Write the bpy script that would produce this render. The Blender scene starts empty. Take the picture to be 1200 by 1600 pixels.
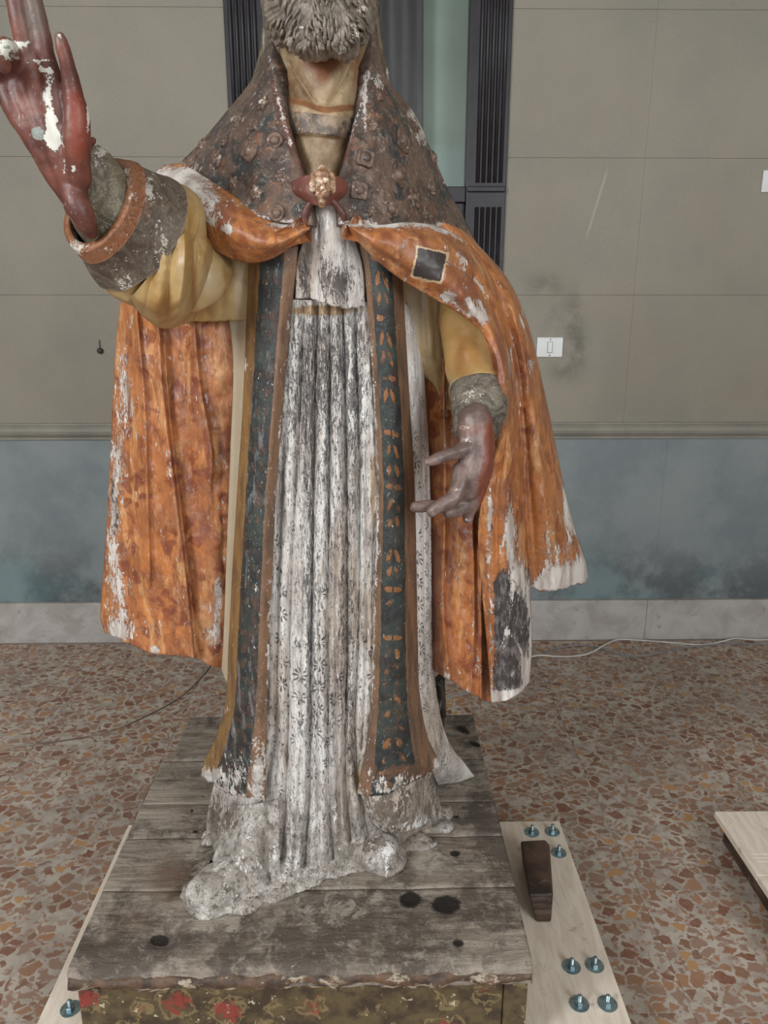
import bpy, bmesh, math, random
import numpy as np
from mathutils import Vector, Matrix

random.seed(7)
rng = np.random.default_rng(7)
C = bpy.context.scene.collection
SC = bpy.context.scene

# ------------------------------------------------------------------ camera
CAM_H, PITCH, YAW, F = 1.6, math.radians(15.6), math.radians(0.8), 1200.0
cam_d = bpy.data.cameras.new('camera')
cam = bpy.data.objects.new('camera', cam_d)
C.objects.link(cam)
cam_d.sensor_fit = 'VERTICAL'
cam_d.sensor_height = 24.0
cam_d.lens = 24.0 * F / 1600.0
cam_d.clip_start = 0.02
cam.location = (0, 0, CAM_H)
cam.rotation_euler = (math.pi / 2 - PITCH, 0, -YAW)
SC.camera = cam

# ------------------------------------------------------------------ world, daylight, exposure
w = bpy.data.worlds.new('room_daylight')
SC.world = w
w.use_nodes = True
w.node_tree.nodes['Background'].inputs[0].default_value = (0.84, 0.93, 1.0, 1)
w.node_tree.nodes['Background'].inputs[1].default_value = 1.0


def area(name, loc, target, sx, sy, power, col):
    d = bpy.data.lights.new(name, 'AREA')
    d.shape = 'RECTANGLE'
    d.size, d.size_y = sx, sy
    d.energy, d.color = power, col
    o = bpy.data.objects.new(name, d)
    C.objects.link(o)
    o.location = loc
    o.rotation_euler = (Vector(target) - Vector(loc)).to_track_quat('-Z', 'Y').to_euler()


area('window_light_left', (-2.9, -1.0, 3.0), (-0.1, 1.8, 1.1), 1.5, 2.0, 235, (0.93, 0.97, 1.0))
area('window_light_right', (2.4, -2.4, 2.7), (0.1, 2.0, 1.0), 1.6, 2.2, 120, (0.93, 0.97, 1.0))
SC.view_settings.view_transform = 'Standard'
SC.view_settings.look = 'None'
SC.view_settings.exposure = 0.0
SC.view_settings.gamma = 1.0
SC.view_settings.use_curve_mapping = False

# ------------------------------------------------------------------ measuring: picture point -> place in the room
cp, sp, cy, sy_ = math.cos(PITCH), math.sin(PITCH), math.cos(YAW), math.sin(YAW)
WALL_Y, PZ, BZ = 3.42, 0.32, 0.10          # wall face, plinth top, dolly board top


def ray(px, py):
    a, d = np.asarray(px, float) - 600.0, np.asarray(py, float) - 800.0
    fy = F * cp - d * sp
    dz = -F * sp - d * cp
    return a * cy + fy * sy_, -a * sy_ + fy * cy, dz


def U(px, py, Y):
    """the point at room depth Y seen at (px, py)"""
    x, y, z = ray(px, py)
    t = np.asarray(Y, float) / y
    return np.stack([x * t, y * t, CAM_H + z * t], -1)


def G(px, py, z0):
    """the point at height z0 seen at (px, py)"""
    x, y, z = ray(px, py)
    t = (z0 - CAM_H) / z
    return np.stack([x * t, y * t, CAM_H + z * t], -1)


def S(px, py, Y):
    return float(Y / ray(px, py)[1])


def PR(P):
    """where a room point is seen"""
    P = np.asarray(P, float)
    x, y, z = P[..., 0], P[..., 1], P[..., 2] - CAM_H
    a = x * cy - y * sy_
    f0 = x * sy_ + y * cy
    depth = f0 * cp - z * sp
    up = f0 * sp + z * cp
    return 600 + F * a / depth, 800 - F * up / depth


# ------------------------------------------------------------------ noise for carving
def vnoise(P, s=1.0, seed=0):
    P = np.asarray(P, float) * s + seed * 17.31
    i = np.floor(P).astype(np.int64)
    f = P - i
    f = f * f * (3 - 2 * f)
    out = np.zeros(P.shape[:-1])
    for dx in (0, 1):
        for dy in (0, 1):
            for dz in (0, 1):
                h = (i[..., 0] + dx) * 374761393 + (i[..., 1] + dy) * 668265263 + (i[..., 2] + dz) * 2147483647
                h = (h ^ (h >> 13)) * 1274126177
                h = ((h ^ (h >> 16)) & 0xffff) / 65535.0
                wgt = (f[..., 0] if dx else 1 - f[..., 0]) * (f[..., 1] if dy else 1 - f[..., 1]) * (f[..., 2] if dz else 1 - f[..., 2])
                out += h * wgt
    return out * 2 - 1


def fbm(P, s=1.0, o=3, seed=0):
    r, a = 0, 1.0
    for k in range(o):
        r = r + a * vnoise(P, s * 2 ** k, seed + k)
        a *= 0.5
    return r


# ------------------------------------------------------------------ materials
def c(r, g, b):
    return tuple((x / 255 / 12.92) if x / 255 <= 0.04045 else ((x / 255 + 0.055) / 1.055) ** 2.4 for x in (r, g, b)) + (1,)


class Mat:
    def __init__(s, name):
        s.m = bpy.data.materials.new(name)
        s.m.use_nodes = True
        s.t = s.m.node_tree
        s.b = s.t.nodes['Principled BSDF']
        tc = s.t.nodes.new('ShaderNodeTexCoord')
        s.obj, s.uv = tc.outputs['Object'], tc.outputs['UV']

    def node(s, typ, ins, out=0, **props):
        n = s.t.nodes.new(typ)
        for k, v in props.items():
            setattr(n, k, v)
        for k, v in ins.items():
            if v is None:
                continue
            if isinstance(v, bpy.types.NodeSocket):
                s.t.links.new(v, n.inputs[k])
            else:
                n.inputs[k].default_value = v
        return n.outputs[out]

    def scl(s, vec, xyz, loc=(0, 0, 0)):
        return s.node('ShaderNodeMapping', {0: vec, 1: loc, 3: xyz})

    def noise(s, scale, detail=4, rough=0.55, vec=None, dist=0.0, out=0):
        return s.node('ShaderNodeTexNoise', {'Vector': vec or s.obj, 'Scale': scale, 'Detail': detail, 'Roughness': rough, 'Distortion': dist}, out)

    def vor(s, scale, feature='F1', out='Distance', vec=None, rnd=1.0):
        return s.node('ShaderNodeTexVoronoi', {'Vector': vec or s.obj, 'Scale': scale, 'Randomness': rnd}, out, feature=feature)

    def ma(s, op, a, b=None, cc=None, clamp=False):
        return s.node('ShaderNodeMath', {0: a, 1: b, 2: cc}, operation=op, use_clamp=clamp)

    def ss(s, x, a, b, lo=0.0, hi=1.0):
        return s.node('ShaderNodeMapRange', {0: x, 1: a, 2: b, 3: lo, 4: hi}, interpolation_type='SMOOTHSTEP')

    def mix(s, f, a, b, mode='MIX'):
        n = s.t.nodes.new('ShaderNodeMix')
        n.data_type = 'RGBA'
        n.blend_type = mode
        for k, v in ((0, f), (6, a), (7, b)):
            if isinstance(v, bpy.types.NodeSocket):
                s.t.links.new(v, n.inputs[k])
            else:
                n.inputs[k].default_value = v
        return n.outputs[2]

    def attr(s, name):
        return s.node('ShaderNodeAttribute', {}, 'Fac', attribute_name=name)

    def sep(s, vec):
        n = s.t.nodes.new('ShaderNodeSeparateXYZ')
        s.t.links.new(vec, n.inputs[0])
        return n.outputs

    def comb(s, x, y, z=0.0):
        return s.node('ShaderNodeCombineXYZ', {0: x, 1: y, 2: z})

    def loss(s, name, scale, amp=1.2, vec=None, soft=0.03, detail=6, rough=0.65):
        """crisp edged paint loss where the painted mask plus noise passes a half"""
        nz = s.noise(scale, detail, rough, vec)
        n2 = s.noise(scale * 3.7, 4, 0.7, vec)
        x = s.ma('ADD', s.ma('MULTIPLY', s.attr(name), 0.92), s.ma('MULTIPLY', s.ma('SUBTRACT', nz, 0.5), amp))
        x = s.ma('ADD', x, s.ma('MULTIPLY', s.ma('SUBTRACT', n2, 0.5), amp * 0.75))
        return s.ss(x, 0.5 - soft, 0.5 + soft)

    def chips(s, col, amt=0.5, light=(0.62, 0.58, 0.54, 1), dark=(0.035, 0.028, 0.025, 1), vec=None):
        """tiny flakes: pale gesso chips and dark nicks"""
        v = vec or s.scl(s.obj, (1, 1, 0.45))
        zone = s.ss(s.noise(12, 4, 0.6), 0.40, 0.62, 0.25, 1.0)
        a = s.ma('MULTIPLY', s.ss(s.noise(190, 4, 0.7, v), 0.63, 0.67), zone)
        b = s.ma('MULTIPLY', s.ss(s.noise(150, 4, 0.7, v, 0.3), 0.36, 0.32), zone)
        col = s.mix(s.ma('MULTIPLY', b, amt), col, dark)
        return s.mix(s.ma('MULTIPLY', a, amt), col, light)

    def done(s, col, rough=0.6, h=None, dist=0.002, strength=0.8, spec=0.5, metal=0.0):
        for k, v in (('Base Color', col), ('Roughness', rough), ('Specular IOR Level', spec), ('Metallic', metal)):
            if isinstance(v, bpy.types.NodeSocket):
                s.t.links.new(v, s.b.inputs[k])
            else:
                s.b.inputs[k].default_value = v
        if h is not None:
            nb = s.node('ShaderNodeBump', {'Strength': strength, 'Distance': dist, 'Height': h})
            s.t.links.new(nb, s.b.inputs['Normal'])
        return s.m


def simple(name, a, b=None, scale=20, rough=0.6, h=0.0, metal=0.0, spec=0.5):
    m = Mat(name)
    nz = m.noise(scale, 5, 0.6)
    col = m.mix(m.ss(nz, 0.35, 0.65), a, b or a)
    return m.done(col, rough, nz if h else None, h or 0.001, 0.6, spec, metal)


def flower(m, vec, cell, petals, r0, r1, soft=(0.0, 0.35), tall=1.0):
    """petal rosettes repeated on the cloth coordinates, every other column half a step down"""
    o = m.sep(vec)
    qx = m.ma('DIVIDE', o[0], cell)
    odd = m.ma('MULTIPLY', m.ma('FRACT', m.ma('MULTIPLY', m.ma('FLOOR', qx), 0.5)), 1.0)
    fx = m.ma('SUBTRACT', m.ma('FRACT', qx), 0.5)
    fy = m.ma('MULTIPLY', m.ma('SUBTRACT', m.ma('FRACT', m.ma('ADD', m.ma('DIVIDE', o[1], cell * tall), odd)), 0.5), tall)
    r = m.ma('SQRT', m.ma('ADD', m.ma('MULTIPLY', fx, fx), m.ma('MULTIPLY', fy, fy)))
    th = m.ma('ARCTAN2', fy, fx)
    pet = m.ma('COSINE', m.ma('MULTIPLY', th, float(petals)))
    lobe = m.ss(pet, soft[0], soft[1])
    ring = m.ma('MULTIPLY', m.ss(r, r0, r0 + 0.04), m.ss(r, r1, r1 + 0.05, 1.0, 0.0))
    return m.ma('MULTIPLY', lobe, ring)


def mat_cope(name, bright=c(176, 112, 64), deep=c(106, 60, 42), pat=0.5):
    m = Mat(name)
    st = m.scl(m.obj, (1, 1, 0.22))
    streak = m.noise(26, 6, 0.65, st)
    blot = m.noise(9, 4, 0.6, None, 0.6)
    col = m.mix(m.ss(blot, 0.40, 0.64), bright, m.mix(0.55, bright, deep))
    col = m.mix(m.ma('MULTIPLY', m.ss(streak, 0.5, 0.7), 0.6), col, deep)
    col = m.mix(m.ma('MULTIPLY', m.ss(m.noise(30, 6, 0.75, st), 0.49, 0.65), 0.75), col, c(212, 160, 108))
    col = m.mix(m.ma('MULTIPLY', m.ss(m.noise(18, 5, 0.7, m.scl(m.obj, (1, 1, 0.5), (2, 5, 1))), 0.54, 0.66), 0.5), col, c(206, 128, 66))
    col = m.mix(m.ma('MULTIPLY', m.ss(m.noise(75, 6, 0.75, st), 0.54, 0.66), 0.55), col, c(98, 56, 40))
    col = m.mix(m.ma('MULTIPLY', m.ss(m.noise(6, 4, 0.6), 0.52, 0.66), 0.5), col, c(146, 96, 66))
    wv = m.node('ShaderNodeVectorMath', {0: m.uv, 1: m.node('ShaderNodeVectorMath', {0: m.noise(14, 2, 0.5, None, 0, 1), 3: 0.035}, operation='SCALE')}, operation='ADD')
    fl = m.ma('MAXIMUM', flower(m, wv, 0.12, 5, 0.08, 0.40, (-0.5, 0.5), 1.3), m.ma('MULTIPLY', m.ss(m.noise(24, 2, 0.4, wv, 0.8), 0.60, 0.66), 0.8))
    worn = m.ss(m.noise(16, 3, 0.6), 0.40, 0.56)
    col = m.mix(m.ma('MULTIPLY', m.ma('MULTIPLY', fl, worn), pat), col, c(112, 52, 40))
    curl = m.ss(m.ma('ABSOLUTE', m.ma('SUBTRACT', m.noise(17, 2, 0.5, None, 1.6), 0.5)), 0.0, 0.022, 1, 0)
    col = m.mix(m.ma('MULTIPLY', m.ma('MULTIPLY', curl, worn), 0.45 * pat), col, c(105, 45, 30))
    dull = m.ss(m.ma('ADD', m.attr('aux'), m.ma('MULTIPLY', m.ma('SUBTRACT', blot, 0.5), 0.7)), 0.3, 0.75)
    col = m.mix(m.ma('MULTIPLY', dull, 0.78), col, c(134, 82, 62))
    col = m.chips(col, 0.55)
    wht = m.loss('white', 58, 2.0, m.scl(m.obj, (1, 1, 0.36)))
    wht2 = m.loss('white', 150, 1.2, m.scl(m.obj, (1, 1, 0.5)))
    wh = m.ma('MAXIMUM', wht, m.ma('MULTIPLY', wht2, 0.9))
    dk = m.loss('dark', 34, 0.9, m.scl(m.obj, (1, 1, 0.45)))
    col = m.mix(dk, col, m.mix(m.ss(m.noise(70, 5, 0.7, m.scl(m.obj, (1, 1, 0.5))), 0.46, 0.62), c(62, 56, 55), c(112, 104, 102)))
    col = m.mix(wh, col, m.mix(m.ss(streak, 0.42, 0.65), c(212, 204, 197), c(164, 150, 140)))
    # square cleaning window
    tx = m.ma('ADD', m.attr('test'), m.ma('MULTIPLY', m.ma('SUBTRACT', m.noise(90, 3), 0.5), 0.22))
    col = m.mix(m.ss(tx, 0.47, 0.50), col, c(196, 170, 136))
    fleck = m.ss(m.vor(95), 0.10, 0.14, 1, 0)
    col = m.mix(m.ss(tx, 0.55, 0.58), col, m.mix(m.ma('MULTIPLY', fleck, m.ss(m.noise(40), 0.52, 0.6)), c(66, 58, 57), c(190, 150, 120)))
    gl = m.ma('MAXIMUM', wh, dk)
    h = m.ma('ADD', m.ma('MULTIPLY', m.noise(55, 5, 0.6, st), 0.6), m.ma('MULTIPLY', gl, -0.9))
    return m.done(col, m.ss(gl, 0, 1, 0.42, 0.8), h, 0.0022, 0.75, 0.5)


def mat_hood():
    m = Mat('painted_hood')
    a = m.noise(11, 5, 0.65, None, 0.4)
    b = m.noise(48, 6, 0.7)
    col = m.mix(m.ss(a, 0.38, 0.62), c(78, 66, 60), c(116, 94, 80))
    col = m.mix(m.ss(m.noise(19, 4, 0.6), 0.53, 0.64), col, c(58, 62, 62))
    rust = m.ma('MULTIPLY', m.ss(b, 0.52, 0.62), m.ss(m.noise(13, 3), 0.45, 0.6))
    col = m.mix(m.ma('MULTIPLY', rust, 0.75), col, c(146, 96, 66))
    col = m.mix(m.ma('MULTIPLY', m.ss(m.noise(80, 6, 0.75), 0.54, 0.64), 0.7), col, c(158, 140, 126))
    col = m.mix(m.ma('MULTIPLY', m.ss(m.noise(120, 6, 0.75), 0.56, 0.64), 0.6), col, c(52, 42, 40))
    col = m.mix(m.ma('MULTIPLY', m.ss(m.attr('aux'), 0.3, 0.7), 0.85), col, m.mix(m.ss(b, 0.4, 0.6), c(84, 52, 42), c(112, 72, 56)))
    col = m.chips(col, 0.9)
    wh = m.loss('white', 60, 1.6)
    col = m.mix(wh, col, c(202, 192, 184))
    h = m.ma('ADD', b, m.ma('MULTIPLY', a, 0.8))
    return m.done(col, 0.48, h, 0.008, 0.9, 0.5)


def mat_alb(name='painted_alb'):
    m = Mat(name)
    st = m.scl(m.obj, (1, 1, 0.2))
    st2 = m.scl(m.obj, (1, 1, 0.34))
    n1 = m.noise(20, 5, 0.6, st)
    col = m.mix(m.ss(n1, 0.4, 0.62), c(226, 221, 215), c(192, 182, 174))
    col = m.mix(m.ma('MULTIPLY', m.ss(m.noise(7, 4, 0.6, st), 0.5, 0.66), 0.6), col, c(172, 150, 126))
    col = m.mix(m.ma('MULTIPLY', m.ss(m.noise(15, 4, 0.6, st), 0.55, 0.68), 0.55), col, c(126, 108, 100))
    wv = m.node('ShaderNodeVectorMath', {0: m.uv, 1: m.node('ShaderNodeVectorMath', {0: m.noise(30, 2, 0.5, None, 0, 1), 3: 0.012}, operation='SCALE')}, operation='ADD')
    fl = m.ma('MAXIMUM', flower(m, wv, 0.043, 8, 0.09, 0.36, (0.1, 0.5), 1.25), m.ma('MULTIPLY', m.ss(m.vor(115, vec=m.scl(m.obj, (1, 1, 0.5))), 0.16, 0.26, 1, 0), 0.9))
    fw = m.ma('MULTIPLY', fl, m.ss(m.ma('ADD', m.attr('aux'), m.ma('MULTIPLY', m.ma('SUBTRACT', m.noise(40, 5, 0.7, st2), 0.5), 2.0)), 0.40, 0.56))
    col = m.mix(m.ma('MULTIPLY', fw, 0.85), col, c(62, 56, 58))
    fine = m.ss(m.noise(170, 5, 0.7, m.scl(m.obj, (1, 1, 0.14))), 0.54, 0.62)
    col = m.mix(m.ma('MULTIPLY', fine, m.ss(m.attr('dark'), 0.1, 0.5, 0.15, 0.8)), col, c(96, 88, 86))
    dk = m.loss('dark', 110, 1.9, st, 0.05, 7, 0.7)
    dk2 = m.loss('dark', 230, 1.8, m.scl(m.obj, (1, 1, 0.28)), 0.05, 5, 0.75)
    dd = m.ma('MAXIMUM', m.ma('MULTIPLY', dk, 0.8), m.ma('MULTIPLY', dk2, 0.9))
    col = m.mix(dd, col, m.mix(m.ss(m.noise(18, 3), 0.4, 0.6), c(48, 47, 50), c(80, 72, 70)))
    tan = m.loss('tan', 40, 0.8, st, 0.1)
    col = m.mix(m.ma('MULTIPLY', tan, 0.9), col, m.mix(n1, c(186, 158, 120), c(150, 116, 84)))
    br = m.loss('brown', 46, 1.5, st2, 0.05)
    col = m.mix(br, col, m.mix(m.ss(n1, .4, .6), c(116, 98, 84), c(84, 72, 64)))
    dirt = m.ma('MULTIPLY', m.ss(m.attr('test'), 0.1, 0.9), m.ss(m.noise(17, 6, 0.72), 0.36, 0.58))
    col = m.mix(m.ma('MULTIPLY', dirt, 0.8), col, c(138, 129, 118))
    grit = m.ma('MULTIPLY', m.ss(m.attr('test'), 0.1, 0.9), m.ss(m.noise(55, 6, 0.75), 0.54, 0.62))
    col = m.mix(m.ma('MULTIPLY', grit, 0.8), col, c(98, 87, 77))
    crk = m.ma('MULTIPLY', m.ss(m.attr('test'), 0.3, 0.9), m.ss(m.ma('ABSOLUTE', m.ma('SUBTRACT', m.noise(22, 4, 0.6, None, 0.5), 0.5)), 0.0, 0.012, 1, 0))
    col = m.mix(m.ma('MULTIPLY', crk, 0.7), col, c(84, 72, 62))
    col = m.mix(m.loss('white', 60, 1.7, st2), col, c(226, 223, 220))
    h = m.ma('ADD', m.ma('MULTIPLY', m.noise(60, 6, 0.7, st2), 1.0), m.ma('MULTIPLY', dd, -0.5))
    return m.done(col, 0.62, h, 0.005, 0.9, 0.35)


def mat_band(name, left):
    m = Mat(name)
    o = m.sep(m.uv)
    u, v = o[0], o[1]
    cen = 0.475 if left else 0.435
    su = m.ma('ABSOLUTE', m.ma('SUBTRACT', u, cen))
    sym = m.comb(m.ma('MULTIPLY', su, 0.085), v, 0.0)
    n1 = m.noise(120, 4, 0.65, sym)
    # stencilled leaf pairs in rows, every third row a crossing bar
    fr = m.ma('SUBTRACT', m.ma('FRACT', m.ma('DIVIDE', v, 0.036)), 0.5)
    third = m.ss(m.ma('FRACT', m.ma('DIVIDE', m.ma('FLOOR', m.ma('DIVIDE', v, 0.036)), 3.0)), 0.2, 0.3, 1, 0)
    dx_ = m.ma('DIVIDE', m.ma('SUBTRACT', su, m.ma('ADD', 0.10, m.ma('MULTIPLY', fr, 0.10))), m.ma('ADD', 0.058, m.ma('MULTIPLY', third, 0.06)))
    dy_ = m.ma('DIVIDE', fr, m.ma('SUBTRACT', 0.40, m.ma('MULTIPLY', third, 0.22)))
    q = m.ma('ADD', m.ma('ADD', m.ma('MULTIPLY', dx_, dx_), m.ma('MULTIPLY', dy_, dy_)), m.ma('MULTIPLY', m.ma('SUBTRACT', n1, 0.5), 2.6))
    leaf = m.ma('MULTIPLY', m.ss(q, 1.05, 0.8), m.ss(su, 0.012, 0.02))
    worn = m.ss(m.noise(24, 5, 0.65), 0.42, 0.56)
    green = m.mix(m.ss(m.noise(26, 5, 0.6), 0.4, 0.62), c(54, 61, 57), c(42, 42, 43))
    col = m.mix(m.ma('MULTIPLY', m.ma('MULTIPLY', leaf, worn), 0.25 if left else 0.85), green, c(132, 84, 52) if left else c(148, 98, 56))
    st = m.scl(m.obj, (1, 1, 0.25))
    col = m.mix(m.ma('MULTIPLY', m.ss(m.noise(44, 5, 0.7, st), 0.52, 0.62), 0.5 if left else 0.25), col, c(96, 66, 52))
    if left:
        col = m.mix(m.ma('MULTIPLY', m.ss(m.noise(50, 6, 0.7, st), 0.54, 0.62), 0.7), col, c(120, 120, 120))
        col = m.mix(m.ma('MULTIPLY', m.ss(m.noise(36, 6, 0.7, st, 0.3), 0.54, 0.62), 0.7), col, c(44, 40, 40))
    wob = m.ma('MULTIPLY', m.ma('SUBTRACT', m.noise(30, 4), 0.5), 0.09)
    uu = m.ma('ADD', u, wob)
    gold = m.mix(m.ss(m.noise(40, 4, 0.6, st), 0.4, 0.65), c(138, 104, 62), c(108, 80, 54))
    brn = m.mix(m.ss(m.noise(40, 4, 0.6, st), 0.4, 0.65), c(130, 98, 74), c(96, 76, 62))
    col = m.mix(m.ss(uu, 0.22 if left else 0.15, 0.235 if left else 0.165, 1, 0), col, gold if left else brn)
    col = m.mix(m.ss(uu, 0.72, 0.735), col, brn)
    col = m.mix(m.ma('MULTIPLY', m.loss('brown', 40, 1.2, st), 0.8), col, c(104, 78, 62))
    col = m.chips(col, 0.75)
    wh = m.loss('white', 60, 1.7, m.scl(m.obj, (1, 1, 0.5)), 0.04)
    col = m.mix(wh, col, m.mix(m.ss(m.noise(50), 0.4, 0.6), c(210, 204, 198), c(168, 160, 152)))
    h = m.ma('ADD', m.noise(70, 5, 0.65), m.ma('MULTIPLY', m.ma('MULTIPLY', leaf, worn), 0.5))
    return m.done(col, 0.55, h, 0.003, 0.8, 0.45)


def mat_olive():
    m = Mat('olive_glaze')
    st = m.scl(m.obj, (1, 1, 0.5))
    n = m.noise(9, 4, 0.55, st, 0.5)
    col = m.mix(m.ss(n, 0.36, 0.66), c(160, 124, 72), c(190, 164, 116))
    col = m.mix(m.ma('MULTIPLY', m.ss(m.noise(15, 4, 0.6), 0.54, 0.7), 0.6), col, c(150, 96, 50))
    col = m.mix(m.ma('MULTIPLY', m.ss(m.attr('aux'), 0.2, 0.8), 0.85), col, c(180, 168, 148))
    col = m.mix(m.ma('MULTIPLY', m.ss(m.attr('dark'), 0.2, 0.8), 0.8), col, c(146, 96, 52))
    col = m.chips(col, 0.3)
    col = m.mix(m.loss('white', 60, 1.3), col, c(206, 198, 184))
    return m.done(col, 0.4, m.noise(30, 5, 0.6), 0.003, 0.5, 0.5)


def mat_lace(name, a=c(104, 94, 78), b=c(70, 60, 50)):
    m = Mat(name)
    n = m.noise(24, 5, 0.7, None, 1.5)
    col = m.mix(m.ss(n, 0.38, 0.6), b, a)
    scr = m.ss(m.ma('ABSOLUTE', m.ma('SUBTRACT', m.noise(40, 4, 0.6, None, 2.5), 0.5)), 0.0, 0.02, 1, 0)
    col = m.mix(m.ma('MULTIPLY', scr, 0.5), col, c(176, 164, 146))
    col = m.mix(m.ma('MULTIPLY', m.ss(m.attr('aux'), 0.2, 0.8), 0.8), col, c(150, 92, 56))
    col = m.chips(col, 0.8)
    col = m.mix(m.loss('white', 70, 1.5), col, c(198, 190, 178))
    return m.done(col, 0.5, m.ma('ADD', n, m.ma('MULTIPLY', scr, 0.4)), 0.004, 0.8)


def mat_glove():
    m = Mat('glove_paint')
    n = m.noise(16, 4, 0.6)
    col = m.mix(m.ss(n, 0.38, 0.64), c(88, 50, 43), c(122, 72, 58))
    col = m.mix(m.ma('MULTIPLY', m.ss(m.attr('aux'), 0.15, 0.8), 0.9), col, c(140, 66, 49))
    col = m.mix(m.ma('MULTIPLY', m.ss(m.attr('dark'), 0.2, 0.8), 0.75), col, c(104, 96, 88))
    col = m.chips(col, 0.4)
    wh = m.loss('white', 55, 1.1, None, 0.03, 6, 0.65)
    col = m.mix(wh, col, c(212, 208, 196))
    sl = m.loss('tan', 50, 0.6)
    col = m.mix(sl, col, c(138, 142, 136))
    return m.done(col, 0.46, m.ma('ADD', m.noise(45, 5, 0.65), m.ma('MULTIPLY', wh, -1.0)), 0.002, 0.7, 0.5)


def mat_handl():
    m = Mat('hand_paint')
    n = m.noise(30, 5, 0.65)
    col = m.mix(m.ss(n, 0.38, 0.64), c(96, 78, 73), c(130, 108, 100))
    col = m.mix(m.ma('MULTIPLY', m.ss(m.attr('aux'), 0.15, 0.8), 0.95), col, m.mix(n, c(98, 50, 36), c(140, 76, 54)))
    col = m.mix(m.loss('white', 70, 1.4), col, c(206, 196, 186))
    return m.done(col, 0.42, n, 0.003, 0.7)


def mat_wood(name, a, b, dark, axis=(1, 6, 6), sc=14, rough=0.7):
    m = Mat(name)
    inf = m.node('ShaderNodeObjectInfo', {}, 'Random')
    v = m.node('ShaderNodeVectorMath', {0: m.scl(m.obj, axis), 1: m.comb(m.ma('MULTIPLY', inf, 13.0), m.ma('MULTIPLY', inf, 7.0), 0.0)}, operation='ADD')
    g = m.noise(sc, 6, 0.65, v, 0.4)
    col = m.mix(m.ss(g, 0.34, 0.66), b, a)
    return m, g, col


def mat_plinth():
    m, g, col = mat_wood('plinth_wood', c(164, 152, 138), c(122, 110, 98), None, (0.8, 6, 6), 8)
    blot = m.noise(8, 7, 0.74)
    b2 = m.noise(21, 7, 0.75, None, 0.5)
    x = m.ma('ADD', m.ma('ADD', m.ma('MULTIPLY', blot, 0.6), m.ma('MULTIPLY', b2, 0.4)), m.ma('MULTIPLY', m.attr('aux'), 0.22))
    col = m.mix(m.ma('MULTIPLY', m.ss(x, 0.49, 0.62), 0.9), col, m.mix(g, c(60, 52, 46), c(100, 89, 79)))
    pale = m.ss(m.ma('ADD', m.noise(26, 7, 0.78, None, 0.4), m.ma('MULTIPLY', m.attr('white'), 0.22)), 0.54, 0.66)
    col = m.mix(m.ma('MULTIPLY', pale, 0.75), col, c(172, 162, 148))
    sp_ = m.ss(m.noise(90, 5, 0.75), 0.60, 0.68)
    col = m.mix(m.ma('MULTIPLY', sp_, 0.6), col, c(70, 60, 52))
    col = m.mix(m.ma('MULTIPLY', m.ss(m.attr('brown'), 0.1, 0.8), 0.6), col, c(96, 66, 48))
    dk = m.loss('dark', 50, 0.5, None, 0.12)
    col = m.mix(dk, col, c(34, 28, 25))
    h = m.ma('ADD', m.ma('ADD', g, b2), m.ma('MULTIPLY', pale, 0.3))
    return m.done(col, 0.62, h, 0.007, 0.8, 0.4)


def mat_front():
    m = Mat('painted_plinth_front')
    n = m.noise(22, 5, 0.65)
    col = m.mix(m.ss(n, 0.38, 0.62), c(92, 78, 52), c(60, 47, 36))
    o = m.sep(m.obj)
    v = m.comb(o[0], o[2])
    cell = m.vor(11, 'F1', 'Distance', v, 0.55)
    ring = m.ss(m.ma('ABSOLUTE', m.ma('SUBTRACT', m.ma('ADD', cell, m.ma('MULTIPLY', m.noise(26, 4, 0.6, None, 1.2), 1.0)), 0.88)), 0.02, 0.07, 1, 0)
    col = m.mix(m.ma('MULTIPLY', ring, 0.6), col, c(140, 122, 84))
    red = m.ma('MULTIPLY', m.ss(m.ma('ADD', cell, m.ma('MULTIPLY', m.noise(34, 5, 0.7, None, 0.8), 0.9)), 0.70, 0.80, 1, 0), m.ss(m.noise(60, 5, 0.7), 0.40, 0.5))
    col = m.mix(m.ma('MULTIPLY', red, 0.85), col, c(138, 52, 46))
    col = m.mix(m.ss(m.noise(38, 6, 0.7), 0.63, 0.67), col, c(188, 176, 152))
    col = m.mix(m.loss('white', 60, 1.3), col, c(206, 196, 176))
    return m.done(col, 0.5, n, 0.004, 0.7)


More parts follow.
